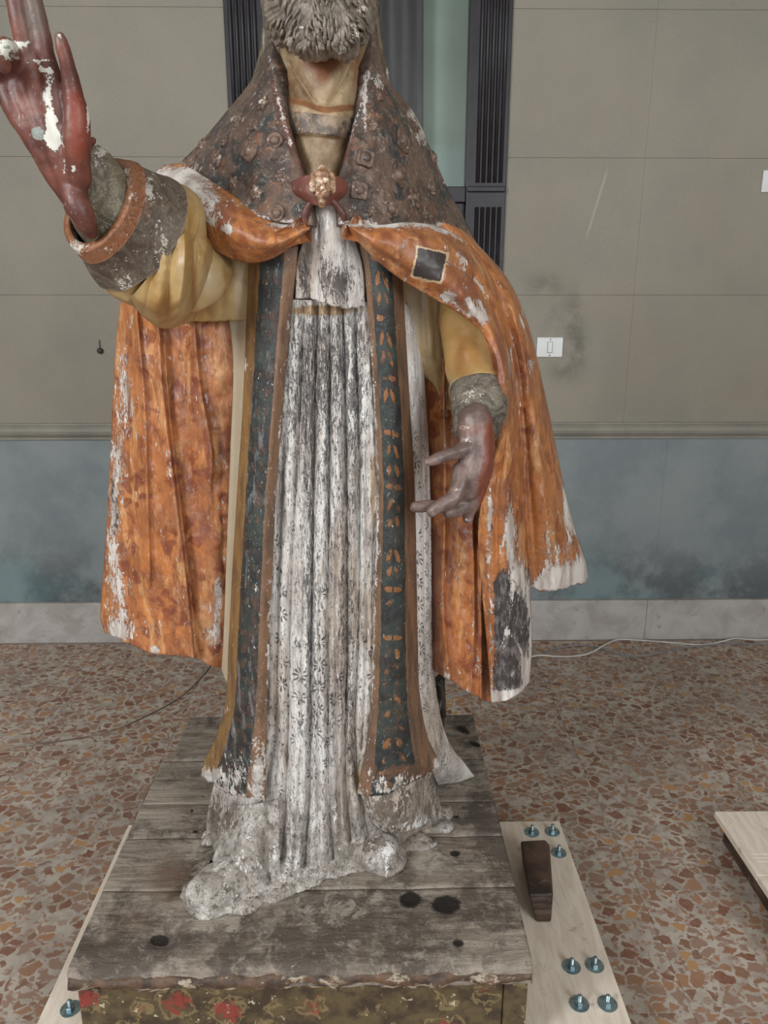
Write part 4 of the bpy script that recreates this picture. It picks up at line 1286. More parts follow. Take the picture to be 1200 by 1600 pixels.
sh_mask = {'white': [0.18], 'dark': [0.2, (350, 1392, 20, 10, 0.15)], 'brown': [0.2, (360, 1390, 16, 14, 0.3), (320, 1402, 10, 8, 0.25)], 'aux': [0.1], 'tan': [0.1, (350, 1400, 30, 10, 0.3)], 'test': [0.9]}
remeshed('shoe', [blob(318, 1398, PZ + 0.018, 0.040, 0.050, 0.034, 0.5), blob(338, 1386, PZ + 0.022, 0.050, 0.060, 0.040, 0.4), blob(362, 1372, PZ + 0.026, 0.058, 0.060, 0.044, 0.4), blob(345, 1398, PZ + 0.004, 0.085, 0.052, 0.014, 0.3)], M_ALB, ST, 0.0045, 5, sh_mask, 0.0035)
patch('robe_fold', [[(350, 1255, 1.585), (376, 1258, 1.535), (406, 1255, 1.500), (436, 1250, 1.492)], [(340, 1315, 1.560), (370, 1312, 1.490), (402, 1312, 1.465), (436, 1312, 1.475)], [(328, 1352, 1.520), (362, 1356, 1.445), (400, 1360, 1.432), (438, 1352, 1.460)], [(322, 1372, 1.485), (352, 1392, 1.412), (396, 1401, 1.400), (440, 1384, 1.435)]], M_ALB, ST, 2.6, [([(392, 1250), (378, 1320), (352, 1385)], -0.012, 10, 14), ([(420, 1260), (416, 1340), (424, 1395)], 0.016, 6, 8), ([(358, 1260), (352, 1320), (334, 1365)], 0.012, 6, 8)], 0.006, 0.03,
      {'white': [0.2, (380, 1350, 40, 40, 0.15)], 'dark': [0.22], 'brown': [0.16, (362, 1275, 24, 34, 0.4), (338, 1290, 16, 40, 0.35), (385, 1396, 50, 6, 0.35)], 'aux': [0.1], 'tan': [0.1, (395, 1265, 8, 30, 0.4)], 'test': [0.8]}, False, None, 6)
remeshed('shoe', [blob(592, 1330, PZ + 0.030, 0.055, 0.058, 0.044, 0.0), blob(572, 1318, PZ + 0.028, 0.05, 0.06, 0.044, 0.0), blob(600, 1342, PZ + 0.010, 0.056, 0.055, 0.020, 0.0)], M_ALB, ST, 0.0045, 5, {'white': [0.15, (608, 1336, 12, 22, 0.5)], 'brown': [0.2, (574, 1322, 24, 18, 0.42), (600, 1318, 20, 10, 0.3)], 'dark': [0.2], 'aux': [0.0], 'tan': [0.15], 'test': [0.8]}, 0.004)
remeshed('plaster_skirting', [blob(x, y, PZ + 0.002, rx, 0.032, 0.014, 0.0) for x, y, rx in ((330, 1418, 0.05), (300, 1395, 0.03), (375, 1412, 0.05), (425, 1392, 0.05), (470, 1378, 0.05), (515, 1360, 0.05), (550, 1350, 0.05), (640, 1318, 0.07), (680, 1290, 0.05), (330, 1310, 0.03), (690, 1270, 0.03))], M_ALB, ST, 0.005, 3, {'white': [0.15], 'brown': [0.3], 'dark': [0.2], 'aux': [0], 'tan': [0.25], 'test': [1.0]}, 0.008)
# block of the under-robe below the right band
patch('robe_fold', [[(562, 1236, 1.505), (585, 1238, 1.488), (615, 1232, 1.492), (645, 1222, 1.52), (668, 1208, 1.58)], [(572, 1262, 1.50), (592, 1268, 1.475), (618, 1266, 1.48), (648, 1256, 1.51), (672, 1240, 1.59)], [(584, 1288, 1.51), (602, 1300, 1.49), (626, 1302, 1.495), (656, 1292, 1.53), (686, 1272, 1.62)]], M_ALB, ST, 3, [([(600, 1240), (606, 1300)], 0.006, 5, 5)], 0.005, 0.03,
      {'brown': [0.5, (610, 1258, 44, 22, 0.2)], 'white': [0.15, (640, 1290, 40, 8, 0.35), (665, 1280, 20, 12, 0.3)], 'dark': [0.2], 'aux': [0.1], 'tan': [(600, 1235, 40, 5, 0.4)], 'test': [0.6]})

# --- side strip of the alb at right, spreading on the plinth
rs = [
    [(630, 470, 1.565), (640, 480, 1.585), (652, 490, 1.62)],
    [(634, 560, 1.565), (650, 560, 1.58), (661, 560, 1.63)],
    [(640, 660, 1.565), (656, 660, 1.58), (668, 660, 1.63)],
    [(647, 780, 1.565), (661, 780, 1.578), (673, 780, 1.63)],
    [(650, 920, 1.565), (663, 920, 1.578), (675, 920, 1.63)],
    [(653, 1050, 1.57), (666, 1050, 1.59), (679, 1050, 1.65)],
    [(662, 1130, 1.59), (676, 1130, 1.62), (690, 1125, 1.69)],
    [(672, 1180, 1.62), (690, 1172, 1.66), (704, 1164, 1.74)],
    [(676, 1206, 1.64), (702, 1200, 1.72), (724, 1190, 1.79)],
    [gp3(684, 1228), gp3(714, 1224), gp3(742, 1214)],
]
patch('alb_side', rs, M_ALB, ST, 2.6, [([(652, 520), (660, 700), (666, 1000), (680, 1150), (700, 1215)], 0.012, 4, 3)], 0.002, 0.02,
      {'white': [0.25, (660, 600, 30, 120, 0.2)], 'dark': [0.12, (664, 1000, 20, 150, 0.12), (690, 1180, 20, 60, 0.22)], 'aux': [0.3, (660, 950, 40, 250, 0.4)], 'tan': [0], 'brown': [0.0, (720, 1210, 20, 10, 0.4)]})

# --- the two embroidered bands
lb = [
    [(390, 380, 1.545), (405, 384, 1.515), (425, 386, 1.50), (445, 386, 1.495), (466, 384, 1.50)],
    [(388, 430, 1.545), (404, 430, 1.512), (425, 430, 1.495), (444, 430, 1.488), (462, 430, 1.50)],
    [(384, 520, 1.545), (400, 520, 1.510), (418, 520, 1.492), (436, 520, 1.485), (452, 520, 1.50)],
    [(379, 640, 1.545), (393, 640, 1.508), (410, 640, 1.488), (427, 640, 1.482), (442, 640, 1.50)],
    [(371, 760, 1.545), (385, 760, 1.506), (402, 760, 1.485), (418, 760, 1.478), (432, 760, 1.495)],
    [(363, 890, 1.545), (378, 890, 1.504), (395, 890, 1.482), (411, 890, 1.475), (426, 890, 1.490)],
    [(357, 1010, 1.55), (373, 1010, 1.506), (390, 1010, 1.482), (407, 1010, 1.475), (421, 1010, 1.488)],
    [(352, 1100, 1.56), (369, 1100, 1.512), (388, 1100, 1.485), (405, 1100, 1.475), (418, 1100, 1.485)],
    [(336, 1155, 1.59), (358, 1160, 1.53), (381, 1165, 1.49), (401, 1168, 1.475), (416, 1168, 1.482)],
    [(317, 1195, 1.63), (345, 1212, 1.55), (374, 1220, 1.50), (398, 1226, 1.478), (415, 1226, 1.482)],
    [(314, 1212, 1.635), (343, 1231, 1.555), (372, 1243, 1.505), (397, 1250, 1.480), (414, 1253, 1.482)],
]
patch('stole_band', lb, M_BL, ST, 3.0, [([(372, 1120), (360, 1180), (350, 1230)], 0.008, 8, 8)], 0.003, 0.018,
      {'white': [0.12, ('line', [(315, 1212), (343, 1231), (372, 1243), (414, 1252)], 4, 0.4), ('line', [(452, 480), (440, 640), (426, 890), (417, 1100)], 1.6, 0.3), (365, 1215, 50, 34, 0.42), (405, 1190, 10, 60, 0.5), (330, 1212, 18, 10, 0.4), (355, 1110, 5, 10, 0.5), (380, 570, 6, 8, 0.7), (420, 1000, 5, 300, 0.12), (400, 900, 10, 60, 0.12), (412, 440, 8, 60, 0.15)], 'brown': [0.08, (415, 420, 40, 60, 0.15), (405, 820, 20, 80, 0.12)]}, True, None, 5)
rb = [
    [(562, 384, 1.50), (578, 386, 1.488), (596, 390, 1.49), (612, 396, 1.505), (628, 400, 1.545)],
    [(570, 430, 1.505), (583, 430, 1.488), (600, 430, 1.488), (615, 430, 1.505), (629, 430, 1.55)],
    [(577, 520, 1.50), (589, 520, 1.486), (605, 520, 1.486), (620, 520, 1.505), (634, 520, 1.555)],
    [(585, 640, 1.50), (596, 640, 1.485), (612, 640, 1.485), (627, 640, 1.505), (641, 640, 1.56)],
    [(590, 760, 1.495), (601, 760, 1.48), (617, 760, 1.482), (633, 760, 1.505), (648, 760, 1.56)],
    [(586, 890, 1.490), (600, 890, 1.476), (617, 890, 1.48), (635, 890, 1.503), (651, 890, 1.56)],
    [(583, 1010, 1.490), (598, 1010, 1.474), (616, 1010, 1.478), (636, 1010, 1.503), (653, 1010, 1.56)],
    [(580, 1090, 1.490), (597, 1090, 1.474), (616, 1090, 1.478), (638, 1088, 1.505), (656, 1085, 1.565)],
    [(571, 1170, 1.49), (592, 1170, 1.474), (616, 1168, 1.48), (644, 1160, 1.51), (667, 1148, 1.58)],
    [(562, 1215, 1.488), (588, 1216, 1.474), (618, 1210, 1.482), (650, 1196, 1.52), (681, 1180, 1.60)],
    [(558, 1241, 1.488), (586, 1241, 1.474), (618, 1233, 1.483), (652, 1216, 1.525), (688, 1198, 1.61)],
]
patch('stole_band', rb, M_BR, ST, 3.0, (), 0.003, 0.018,
      {'white': [0.10, ('line', [(578, 520), (590, 760), (586, 890), (580, 1090)], 1.8, 0.45), ('line', [(560, 1240), (618, 1232), (687, 1198)], 3, 0.3), (600, 1225, 50, 22, 0.32), (683, 1192, 8, 10, 0.8), (572, 1170, 8, 60, 0.2), (640, 1215, 30, 10, 0.2), (588, 850, 4, 60, 0.25), (581, 1000, 4, 120, 0.3)], 'brown': [0.05, (610, 1212, 60, 22, 0.4), (600, 600, 40, 60, 0.3), (600, 470, 20, 40, 0.1), (650, 1205, 40, 12, 0.7), (580, 1200, 14, 50, 0.4)]}, True, None, 4)

# --- cope lining at left (hangs from the raised arm)
ll = [
    [(192, 440, 1.70), (215, 445, 1.67), (250, 455, 1.655), (300, 460, 1.65), (340, 465, 1.65), (368, 470, 1.655)],
    [(181, 540, 1.715), (208, 535, 1.67), (250, 530, 1.655), (300, 530, 1.645), (340, 530, 1.645), (366, 530, 1.65)],
    [(175, 650, 1.72), (203, 650, 1.67), (248, 650, 1.65), (300, 650, 1.64), (340, 650, 1.64), (363, 650, 1.65)],
    [(170, 760, 1.72), (200, 760, 1.67), (248, 760, 1.645), (300, 760, 1.635), (338, 760, 1.635), (359, 760, 1.645)],
    [(163, 870, 1.725), (196, 870, 1.67), (246, 870, 1.64), (300, 870, 1.63), (336, 870, 1.63), (355, 870, 1.64)],
    [(157, 965, 1.725), (193, 970, 1.67), (245, 985, 1.64), (300, 985, 1.625), (333, 990, 1.63), (352, 1000, 1.64)],
    [(163, 986, 1.725), (193, 1002, 1.67), (243, 1021, 1.64), (295, 1028, 1.625), (330, 1040, 1.63), (350, 1047, 1.64)],
]
ll_cr = [([(248, 500), (258, 640), (275, 780), (290, 900), (303, 1030)], -0.030, 24, 1.5), ([(303, 500), (312, 600), (329, 694), (331, 740)], -0.020, 16, 1.5), ([(212, 470), (226, 630), (230, 760), (234, 900)], -0.018, 14, 2), ([(345, 640), (350, 900)], 0.004, 6, 6), ([(196, 520), (200, 700), (198, 960)], 0.010, 6, 8), ([(284, 500), (290, 640), (304, 800)], 0.010, 8, 10), ([(254, 540), (264, 660), (281, 790), (296, 910), (309, 1030)], 0.014, 2, 5)]
patch('cope_lining', ll, M_LIN, ST, 2.4, ll_cr, 0.005, 0.022,
      {'white': [0.16, (195, 570, 9, 40, 0.28), (200, 630, 12, 40, 0.34), (186, 720, 12, 60, 0.28), (176, 830, 12, 80, 0.26), (184, 920, 16, 60, 0.32), (188, 985, 22, 18, 0.5), (340, 930, 6, 40, 0.5), (333, 990, 16, 28, 0.42), (300, 970, 12, 20, 0.22), (180, 620, 14, 200, 0.15), (311, 600, 3, 30, 0.2), (240, 1015, 8, 6, 0.5), (225, 660, 4, 120, 0.14)],
       'dark': [0.0, (178, 760, 8, 40, 0.62), (180, 815, 8, 34, 0.62), (202, 600, 6, 30, 0.3), (180, 960, 8, 40, 0.4), (186, 900, 6, 30, 0.3)], 'aux': [0.1, (250, 560, 20, 60, 0.2), (280, 1025, 60, 10, 0.4)], 'test': [-0.5]}, False, None, 3)

# --- pale edge between lining and band
le = [
    [(355, 480, 1.615), (374, 482, 1.60), (394, 470, 1.56)],
    [(364, 560, 1.62), (374, 560, 1.60), (386, 560, 1.565)],
    [(360, 700, 1.62), (369, 700, 1.60), (380, 700, 1.565)],
    [(354, 860, 1.62), (361, 860, 1.60), (369, 860, 1.565)],
    [(349, 1000, 1.62), (355, 1000, 1.60), (362, 1000, 1.565)],
    [(346, 1046, 1.62), (351, 1060, 1.60), (359, 1075, 1.57)],
]
patch('dalmatic_edge', le, M_OLIVE, ST, 3, [([(372, 480), (366, 700), (353, 1000)], 0.006, 4, 4)], 0.002, 0.015, {'aux': [0.75], 'white': [0.12, (380, 640, 10, 90, 0.2)], 'dark': [0]})

# --- raised right arm: olive sleeve, grey band, cuff, lace, glove
arm_px = [(150, 320, 1.345), (186, 343, 1.385), (235, 378, 1.445), (286, 404, 1.505), (332, 388, 1.585), (376, 374, 1.65)]
arm_a = [70, 84, 103, 84, 50, 34]


def arm_section(t0, t1, n, grow=0.0):
    A = cr(np.array([(p_[0], p_[1], p_[2], a) for p_, a in zip(arm_px, arm_a)]), 101)
    idx = np.linspace(t0 * 100, t1 * 100, n)
    B = np.stack([np.interp(idx, np.arange(101), A[:, k]) for k in range(4)], 1)
    P = U(B[:, 0], B[:, 1], B[:, 2])
    r = np.array([b[3] * S(b[0], b[1], b[2]) for b in B]) + grow
    return P, r


def sleeve(name, P, r, depth, mat, masks, wall=0.012, n=72, folds=0.0, creases=(), seed=0):
    """hollow sleeve: outer wall, rim and an inner wall"""
    k = len(P)
    T0_ = (P[0] - P[1]) / np.linalg.norm(P[0] - P[1])
    Vo, Fo = tube_geo(P, r, n, r * depth, False)
    Vo = Vo.reshape(k, n, 3)
    cen = P[:, None, :]
    th = np.arange(n) * 2 * math.pi / n
    if folds:
        amp = folds * np.linspace(0.25, 1, k)[:, None]
        sc = 1 + amp * (np.sin(th * 5 + seed + np.linspace(0, 1.6, k)[:, None]) * 0.6 + np.sin(th * 9 + 1.3 + seed - np.linspace(0, 2.2, k)[:, None]) * 0.4)
        Vo = cen + (Vo - cen) * sc[..., None]
    Vo = Vo + (Vo - cen) / (np.linalg.norm(Vo - cen, axis=2, keepdims=True)) * (0.004 * fbm(Vo, 16, 3, 4))[..., None]
    if len(creases):
        qx, qy = PR(Vo)
        front = np.clip((cen[..., 1] - Vo[..., 1]) / r.mean() * 1.8 - 0.15, 0, 1)
        Vo = Vo + (Vo - cen) / np.linalg.norm(Vo - cen, axis=2, keepdims=True) * (crease_disp(qx, qy, creases) * front)[..., None]
    inn = cen + (Vo - cen) * (1 - wall / r.mean())
    V = np.concatenate([Vo.reshape(-1, 3), inn.reshape(-1, 3)])
    Fc = []
    m2 = k * n
    for i in range(k - 1):
        for j in range(n):
            q = (j + 1) % n
            Fc.append([i * n + j, i * n + q, (i + 1) * n + q, (i + 1) * n + j])
            Fc.append([m2 + i * n + j, m2 + (i + 1) * n + j, m2 + (i + 1) * n + q, m2 + i * n + q])
    for i in (0, k - 1):
        for j in range(n):
            q = (j + 1) % n
            Fc.append([i * n + j, m2 + i * n + j, m2 + i * n + q, i * n + q])
    return mesh_obj(name, V, Fc, mat, ST, None, True, masks)


P, r = arm_section(0.26, 1.0, 90)
sleeve('sleeve', P, r, 0.70, M_OLIVE, {'aux': [0.0, (330, 440, 30, 60, 0.5), (285, 300, 40, 40, 0.4)], 'dark': [(230, 470, 40, 40, 0.5), (300, 470, 12, 50, 0.6), (290, 420, 16, 50, 0.3)], 'white': [0.1, (268, 345, 14, 30, 0.7), (240, 300, 20, 20, 0.6)]}, 0.014, 170, 0.02, [([(308, 385), (303, 440), (296, 505)], 0.046, 7, 12), ([(334, 392), (318, 455), (292, 512)], 0.036, 9, 6), ([(268, 395), (262, 450), (258, 500)], 0.030, 9, 14), ([(242, 400), (232, 450), (226, 490)], 0.020, 8, 10), ([(285, 390), (282, 440), (276, 500)], -0.012, 10, 10), ([(288, 340), (292, 400)], -0.010, 10, 10), ([(345, 420), (352, 500)], 0.010, 8, 8)])
drape = [
    [(258, 318, 1.43), (292, 332, 1.43), (320, 365, 1.47), (342, 392, 1.54)],
    [(266, 362, 1.37), (292, 388, 1.37), (318, 405, 1.42), (340, 414, 1.52)],
    [(236, 425, 1.362), (270, 440, 1.362), (302, 447, 1.41), (328, 447, 1.52)],
    [(206, 462, 1.40), (247, 485, 1.39), (284, 488, 1.43), (314, 477, 1.54)],
    [(196, 466, 1.45), (229, 499, 1.465), (258, 514, 1.48), (303, 501, 1.57)],
]
patch('sleeve_drape', drape, M_OLIVE, ST, 2.4, [([(304, 380), (303, 440), (297, 500)], 0.024, 5, 9), ([(322, 385), (314, 450), (292, 508)], -0.020, 9, 4), ([(268, 385), (262, 450), (256, 508)], 0.016, 6, 12), ([(288, 345), (288, 420), (277, 500)], -0.012, 8, 8), ([(240, 420), (232, 460), (224, 490)], 0.010, 7, 10), ([(330, 400), (326, 440), (308, 490)], 0.014, 4, 6)], 0.004, 0.012,
      {'aux': [0.0, (282, 420, 8, 60, 0.45), (320, 440, 8, 40, 0.4), (300, 345, 20, 30, 0.3)], 'dark': [(303, 450, 6, 60, 0.8), (236, 478, 34, 18, 0.6), (262, 470, 8, 40, 0.5), (325, 430, 5, 40, 0.5)], 'white': [0.1, (268, 345, 12, 30, 0.6), (290, 507, 14, 4, 0.4)]})
P, r = arm_section(0.055, 0.31, 30, 0.005)
sleeve('sleeve_band', P, r, 0.85, M_CUFF, {'white': [0.2, (250, 380, 14, 40, 0.35), (232, 300, 24, 26, 0.35), (200, 440, 16, 12, 0.35), (180, 420, 14, 14, 0.2)], 'aux': [(228, 320, 14, 40, 0.5)]}, 0.014, 80, 0.02)
P, r = arm_section(0.0, 0.085, 12, 0.009)
sleeve('cuff', P, r, 0.85, M_CUFF, {'white': [0.12, (190, 270, 14, 14, 0.6), (208, 300, 8, 24, 0.4), (120, 380, 12, 30, 0.5), (150, 392, 30, 8, 0.35)], 'aux': [0.75, (190, 280, 20, 30, -0.3)]}, 0.016, 90, 0.01)
# lace under-sleeve and glove
pts = [(128, 240, 1.325, 30), (140, 262, 1.33, 40), (156, 295, 1.345, 53), (168, 326, 1.362, 63), (192, 348, 1.39, 66)]
R_ = np.array(pts, float)
A = cr(R_, 20)
P = U(A[:, 0], A[:, 1], A[:, 2])
r = np.array([q[3] * S(q[0], q[1], q[2]) for q in A])
V, Fc = tube_geo(P, r, 40, r * 0.8, True)
V = V + 0.003 * fbm(V, 25, 3, 1)[:, None]
mesh_obj('lace_undersleeve', V, Fc, M_LACE, ST, None, True, {'white': [0.2, (155, 240, 14, 14, 0.4)], 'aux': [0]})
YH = 1.285
hand = [
    [(4, 118, YH, 13), (20, 165, YH, 18), (52, 212, YH + .005, 20), (92, 278, YH + .02, 19), (122, 325, YH + .03, 16)],
    [(45, 98, YH - .005, 17), (58, 150, YH - .002, 21), (84, 218, YH, 22), (112, 288, YH + .015, 21), (134, 345, YH + .03, 17)],
    [(75, 98, YH - .005, 15), (86, 150, YH - .005, 20), (100, 210, YH, 22)],
    [(22, 112, YH, 15), (40, 160, YH, 20), (70, 215, YH, 20)],
    [(110, 128, YH - .02, 14), (119, 175, YH - .028, 19), (120, 222, YH - .02, 21), (124, 280, YH + .005, 19)],
    [(112, 290, YH + .01, 17), (124, 325, YH + .005, 19), (136, 352, YH + .015, 16), (142, 364, YH + .025, 11)],
    [(118, 170, YH - .02, 17), (111, 125, YH - .03, 14), (103, 92, YH - .04, 12), (96, 68, YH - .045, 10.5), (93, 58, YH - .045, 9)],
    [(44, 96, YH - .003, 17), (38, 62, YH - .012, 16.5), (26, 10, YH - .02, 15.5), (16, -35, YH - .02, 15), (6, -85, YH - .015, 13.5), (0, -115, YH - .01, 10)],
    [(73, 98, YH - .003, 15), (66, 62, YH - .008, 14.5), (54, 10, YH - .012, 14), (44, -35, YH - .015, 13), (35, -85, YH - .01, 12), (30, -110, YH, 9)],
    [(22, 112, YH - .005, 14), (16, 84, YH - .035, 15), (10, 72, YH - .06, 15), (2, 84, YH - .07, 13), (6, 104, YH - .06, 11)],
    [(4, 122, YH - .005, 13), (-8, 98, YH - .03, 13), (-14, 92, YH - .055, 12), (-18, 106, YH - .06, 11), (-10, 122, YH - .05, 9)],
    [(138, 228, YH + .0, 8), (146, 219, YH + .005, 6)],
    [(107, 325, YH + .0, 8), (110, 330, YH + .0, 8)],
]
remeshed('blessing_hand', [capsule(h_) for h_ in hand], M_GLOVE, ST, 0.0032, 7,
         {'aux': [(124, 205, 16, 55, 0.9), (112, 150, 14, 30, 0.35), (100, 90, 12, 50, 0.15)], 'white': [0.10, (73, 150, 9, 22, 0.72), (80, 190, 9, 24, 0.9), (86, 220, 12, 16, 1.0), (70, 215, 14, 10, 0.4), (66, 110, 18, 10, 0.22), (12, 72, 28, 14, 0.75), (115, 262, 8, 12, 0.5), (100, 265, 6, 24, 0.45), (80, 115, 8, 12, 0.4), (92, 55, 6, 6, 0.45), (138, 170, 4, 30, 0.4), ('line', [(40, 98), (62, 93), (86, 95)], 1.6, 0.4), ('line', [(60, 96), (66, 108), (76, 112)], 1.6, 0.4), ('line', [(139, 150), (138, 205)], 1.5, 0.5), (28, 92, 14, 6, 0.4), (5, 95, 10, 14, 0.35), (40, 68, 14, 5, 0.4)],
          'dark': [(56, 20, 34, 60, 0.75), (92, 60, 10, 16, 0.5), (0, 110, 20, 20, 0.4), (20, 80, 26, 18, 0.3)], 'tan': [(58, 208, 15, 16, 0.8), (12, 74, 14, 8, 0.55), (90, 132, 8, 14, 0.45)]}, 0.0012)

# --- olive dalmatic below the arm at left and inside the cope at right
dl = [
    [(290, 396, 1.56), (345, 400, 1.555), (396, 392, 1.555)],
    [(286, 455, 1.585), (340, 458, 1.57), (394, 460, 1.56)],
    [(280, 506, 1.61), (332, 503, 1.605), (390, 499, 1.575)],
]
patch('dalmatic', dl, M_OLIVE, ST, 3.5, [([(328, 400), (318, 505)], 0.012, 8, 12), ([(352, 400), (346, 500)], 0.006, 6, 10), ([(382, 400), (372, 505)], 0.008, 6, 6)], 0.004, 0.014, {'aux': [0.1, (375, 460, 14, 60, 0.5)], 'white': [0.1], 'dark': [(310, 480, 20, 30, 0.5), (345, 425, 20, 20, 0.3)]}, ragged=2)
dr = [
    [(626, 425, 1.57), (655, 435, 1.585), (690, 450, 1.60), (730, 470, 1.62)],
    [(632, 500, 1.59), (660, 500, 1.60), (695, 500, 1.62), (740, 500, 1.64)],
    [(650, 560, 1.62), (668, 560, 1.612), (698, 570, 1.62), (745, 570, 1.65)],
    [(664, 590, 1.64), (676, 600, 1.63), (702, 640, 1.63), (748, 640, 1.66)],
]
patch('dalmatic', dr, M_OLIVE, ST, 3.5, [([(658, 440), (664, 560)], 0.012, 7, 7), ([(690, 470), (698, 620)], 0.016, 8, 8), ([(676, 455), (682, 560)], 0.006, 5, 5)], 0.004, 0.014, {'aux': [0.35, (650, 480, 14, 60, 0.5)], 'white': [0.15, (665, 560, 8, 40, 0.2)], 'dark': [(700, 520, 14, 60, 0.4), (680, 500, 8, 30, 0.3)]})

# --- cope lining at right behind the hand
rl = [
    [(655, 540, 1.665), (676, 545, 1.65), (700, 545, 1.65), (745, 545, 1.665), (790, 545, 1.675)],
    [(660, 680, 1.665), (680, 680, 1.645), (700, 680, 1.64), (745, 680, 1.65), (785, 680, 1.66)],
    [(664, 800, 1.66), (682, 800, 1.635), (700, 800, 1.63), (742, 800, 1.625), (778, 800, 1.64)],
    [(668, 930, 1.655), (684, 930, 1.62), (700, 930, 1.615), (740, 930, 1.60), (775, 930, 1.615)],
    [(676, 1045, 1.65), (692, 1058, 1.605), (706, 1064, 1.60), (740, 1086, 1.58), (778, 1100, 1.60)],
]
patch('cope_lining', rl, M_LIN, ST, 2.4, [([(694, 560), (695, 800), (692, 950), (702, 1060)], -0.024, 12, 1.5), ([(738, 800), (741, 950), (736, 1085)], -0.020, 22, 1.5), ([(752, 860), (752, 1095)], -0.022, 6, 1.5), ([(668, 700), (676, 1000)], 0.008, 4, 4)], 0.005, 0.02,
      {'white': [0.12, (697, 640, 3, 40, 0.5), (699, 1060, 8, 14, 0.5), (731, 1082, 5, 8, 0.5), (745, 1040, 4, 50, 0.3), (690, 920, 4, 60, 0.25)], 'dark': [0], 'aux': [0.1, (680, 950, 8, 150, 0.6), (746, 1000, 8, 90, 0.5), (745, 1095, 20, 8, 0.6)], 'test': [-0.5]}, False, None, 3)

# --- cope, outer fall at right
ro = [
    [(694, 348, 1.55), (716, 356, 1.585), (738, 372, 1.66), (744, 384, 1.76)],
    [(752, 425, 1.575), (776, 424, 1.60), (792, 434, 1.68), (796, 442, 1.78)],
    [(788, 490, 1.585), (807, 487, 1.605), (820, 495, 1.68), (824, 503, 1.80)],
    [(803, 560, 1.585), (825, 558, 1.605), (840, 565, 1.69), (842, 573, 1.81)],
    [(811, 640, 1.58), (837, 640, 1.605), (856, 642, 1.70), (858, 645, 1.82)],
    [(817, 720, 1.58), (849, 720, 1.605), (873, 722, 1.71), (874, 724, 1.83)],
    [(821, 800, 1.585), (861, 800, 1.61), (890, 802, 1.72), (892, 804, 1.84)],
    [(826, 878, 1.595), (870, 880, 1.625), (912, 880, 1.73), (915, 876, 1.85)],
    [(828, 919, 1.60), (870, 921, 1.635), (912, 911, 1.735), (919, 900, 1.85)],
]
patch('cope_fall', ro, M_COPE, ST, 2.6, [([(800, 480), (824, 580), (842, 700), (856, 820), (866, 915)], -0.016, 14, 14), ([(790, 500), (808, 560), (820, 660), (828, 760), (838, 900)], 0.008, 4, 8), ([(830, 560), (850, 680), (868, 800)], 0.010, 8, 8), ([(880, 780), (892, 890)], 0.010, 6, 8), ([(816, 640), (822, 780), (829, 915)], 0.012, 3, 5)], 0.005, 0.022,
      {'white': [0.12, (872, 900, 26, 20, 0.75), (905, 890, 20, 20, 0.6), (885, 795, 6, 32, 0.65), (893, 830, 6, 20, 0.4), (856, 835, 5, 26, 0.5), (830, 568, 6, 10, 0.5), (815, 495, 4, 30, 0.3), (868, 862, 34, 14, 0.28), (846, 912, 14, 10, 0.5), ('line', [(828, 916), (880, 917), (916, 905)], 4, 0.4), ('line', [(872, 740), (890, 800), (914, 880)], 2, 0.3)], 'dark': [0.0], 'aux': [0.0, (830, 700, 10, 120, 0.25)], 'test': [-0.5]}, False, None, 5)

# --- cope front edge at right: over the shoulder, along the arm, down to the dark scorched end
up_ = [(534, 345, 1.455), (590, 351, 1.455), (640, 347, 1.475), (690, 356, 1.52), (735, 384, 1.565), (768, 428, 1.59), (790, 480, 1.60), (805, 540, 1.60), (811, 610, 1.595), (815, 680, 1.59), (820, 760, 1.595), (825, 850, 1.60), (829, 930, 1.605), (831, 1010, 1.605), (827, 1066, 1.605)]
m1_ = [(540, 348, 1.435), (592, 362, 1.42), (638, 364, 1.43), (688, 380, 1.455), (730, 412, 1.49), (758, 448, 1.515), (781, 493, 1.53), (797, 550, 1.535), (806, 614, 1.535), (808, 684, 1.53), (807, 762, 1.53), (809, 850, 1.53), (813, 930, 1.53), (816, 1010, 1.535), (813, 1082, 1.54)]
m2_ = [(542, 351, 1.43), (583, 380, 1.41), (630, 402, 1.415), (682, 430, 1.43), (724, 462, 1.455), (752, 490, 1.475), (774, 525, 1.475), (790, 572, 1.465), (797, 626, 1.465), (796, 690, 1.48), (786, 766, 1.485), (784, 850, 1.49), (787, 930, 1.49), (791, 1010, 1.50), (792, 1094, 1.51)]
lo_ = [(538, 353, 1.455), (573, 393, 1.445), (621, 433, 1.45), (680, 468, 1.475), (722, 493, 1.49), (750, 517, 1.485), (771, 548, 1.47), (783, 592, 1.455), (788, 642, 1.455), (779, 700, 1.48), (757, 765, 1.50), (747, 830, 1.515), (753, 925, 1.53), (761, 1010, 1.54), (768, 1098, 1.55)]


def testbox(px, py):
    a = math.radians(12)
    dx, dy = px - 671, py - 414
    ex, ey = dx * math.cos(a) + dy * math.sin(a), -dx * math.sin(a) + dy * math.cos(a)
    return np.clip(1.0 - 0.45 * np.maximum(np.abs(ex) / 23.0, np.abs(ey) / 23.0) ** 1.3 * 1.0, 0, 1)


def scorch(px, py):
    e = 1 / (1 + np.exp(-(py - 880) / 14.0)) / (1 + np.exp(-(px - 770) / 5.0))
    return 0.85 * e


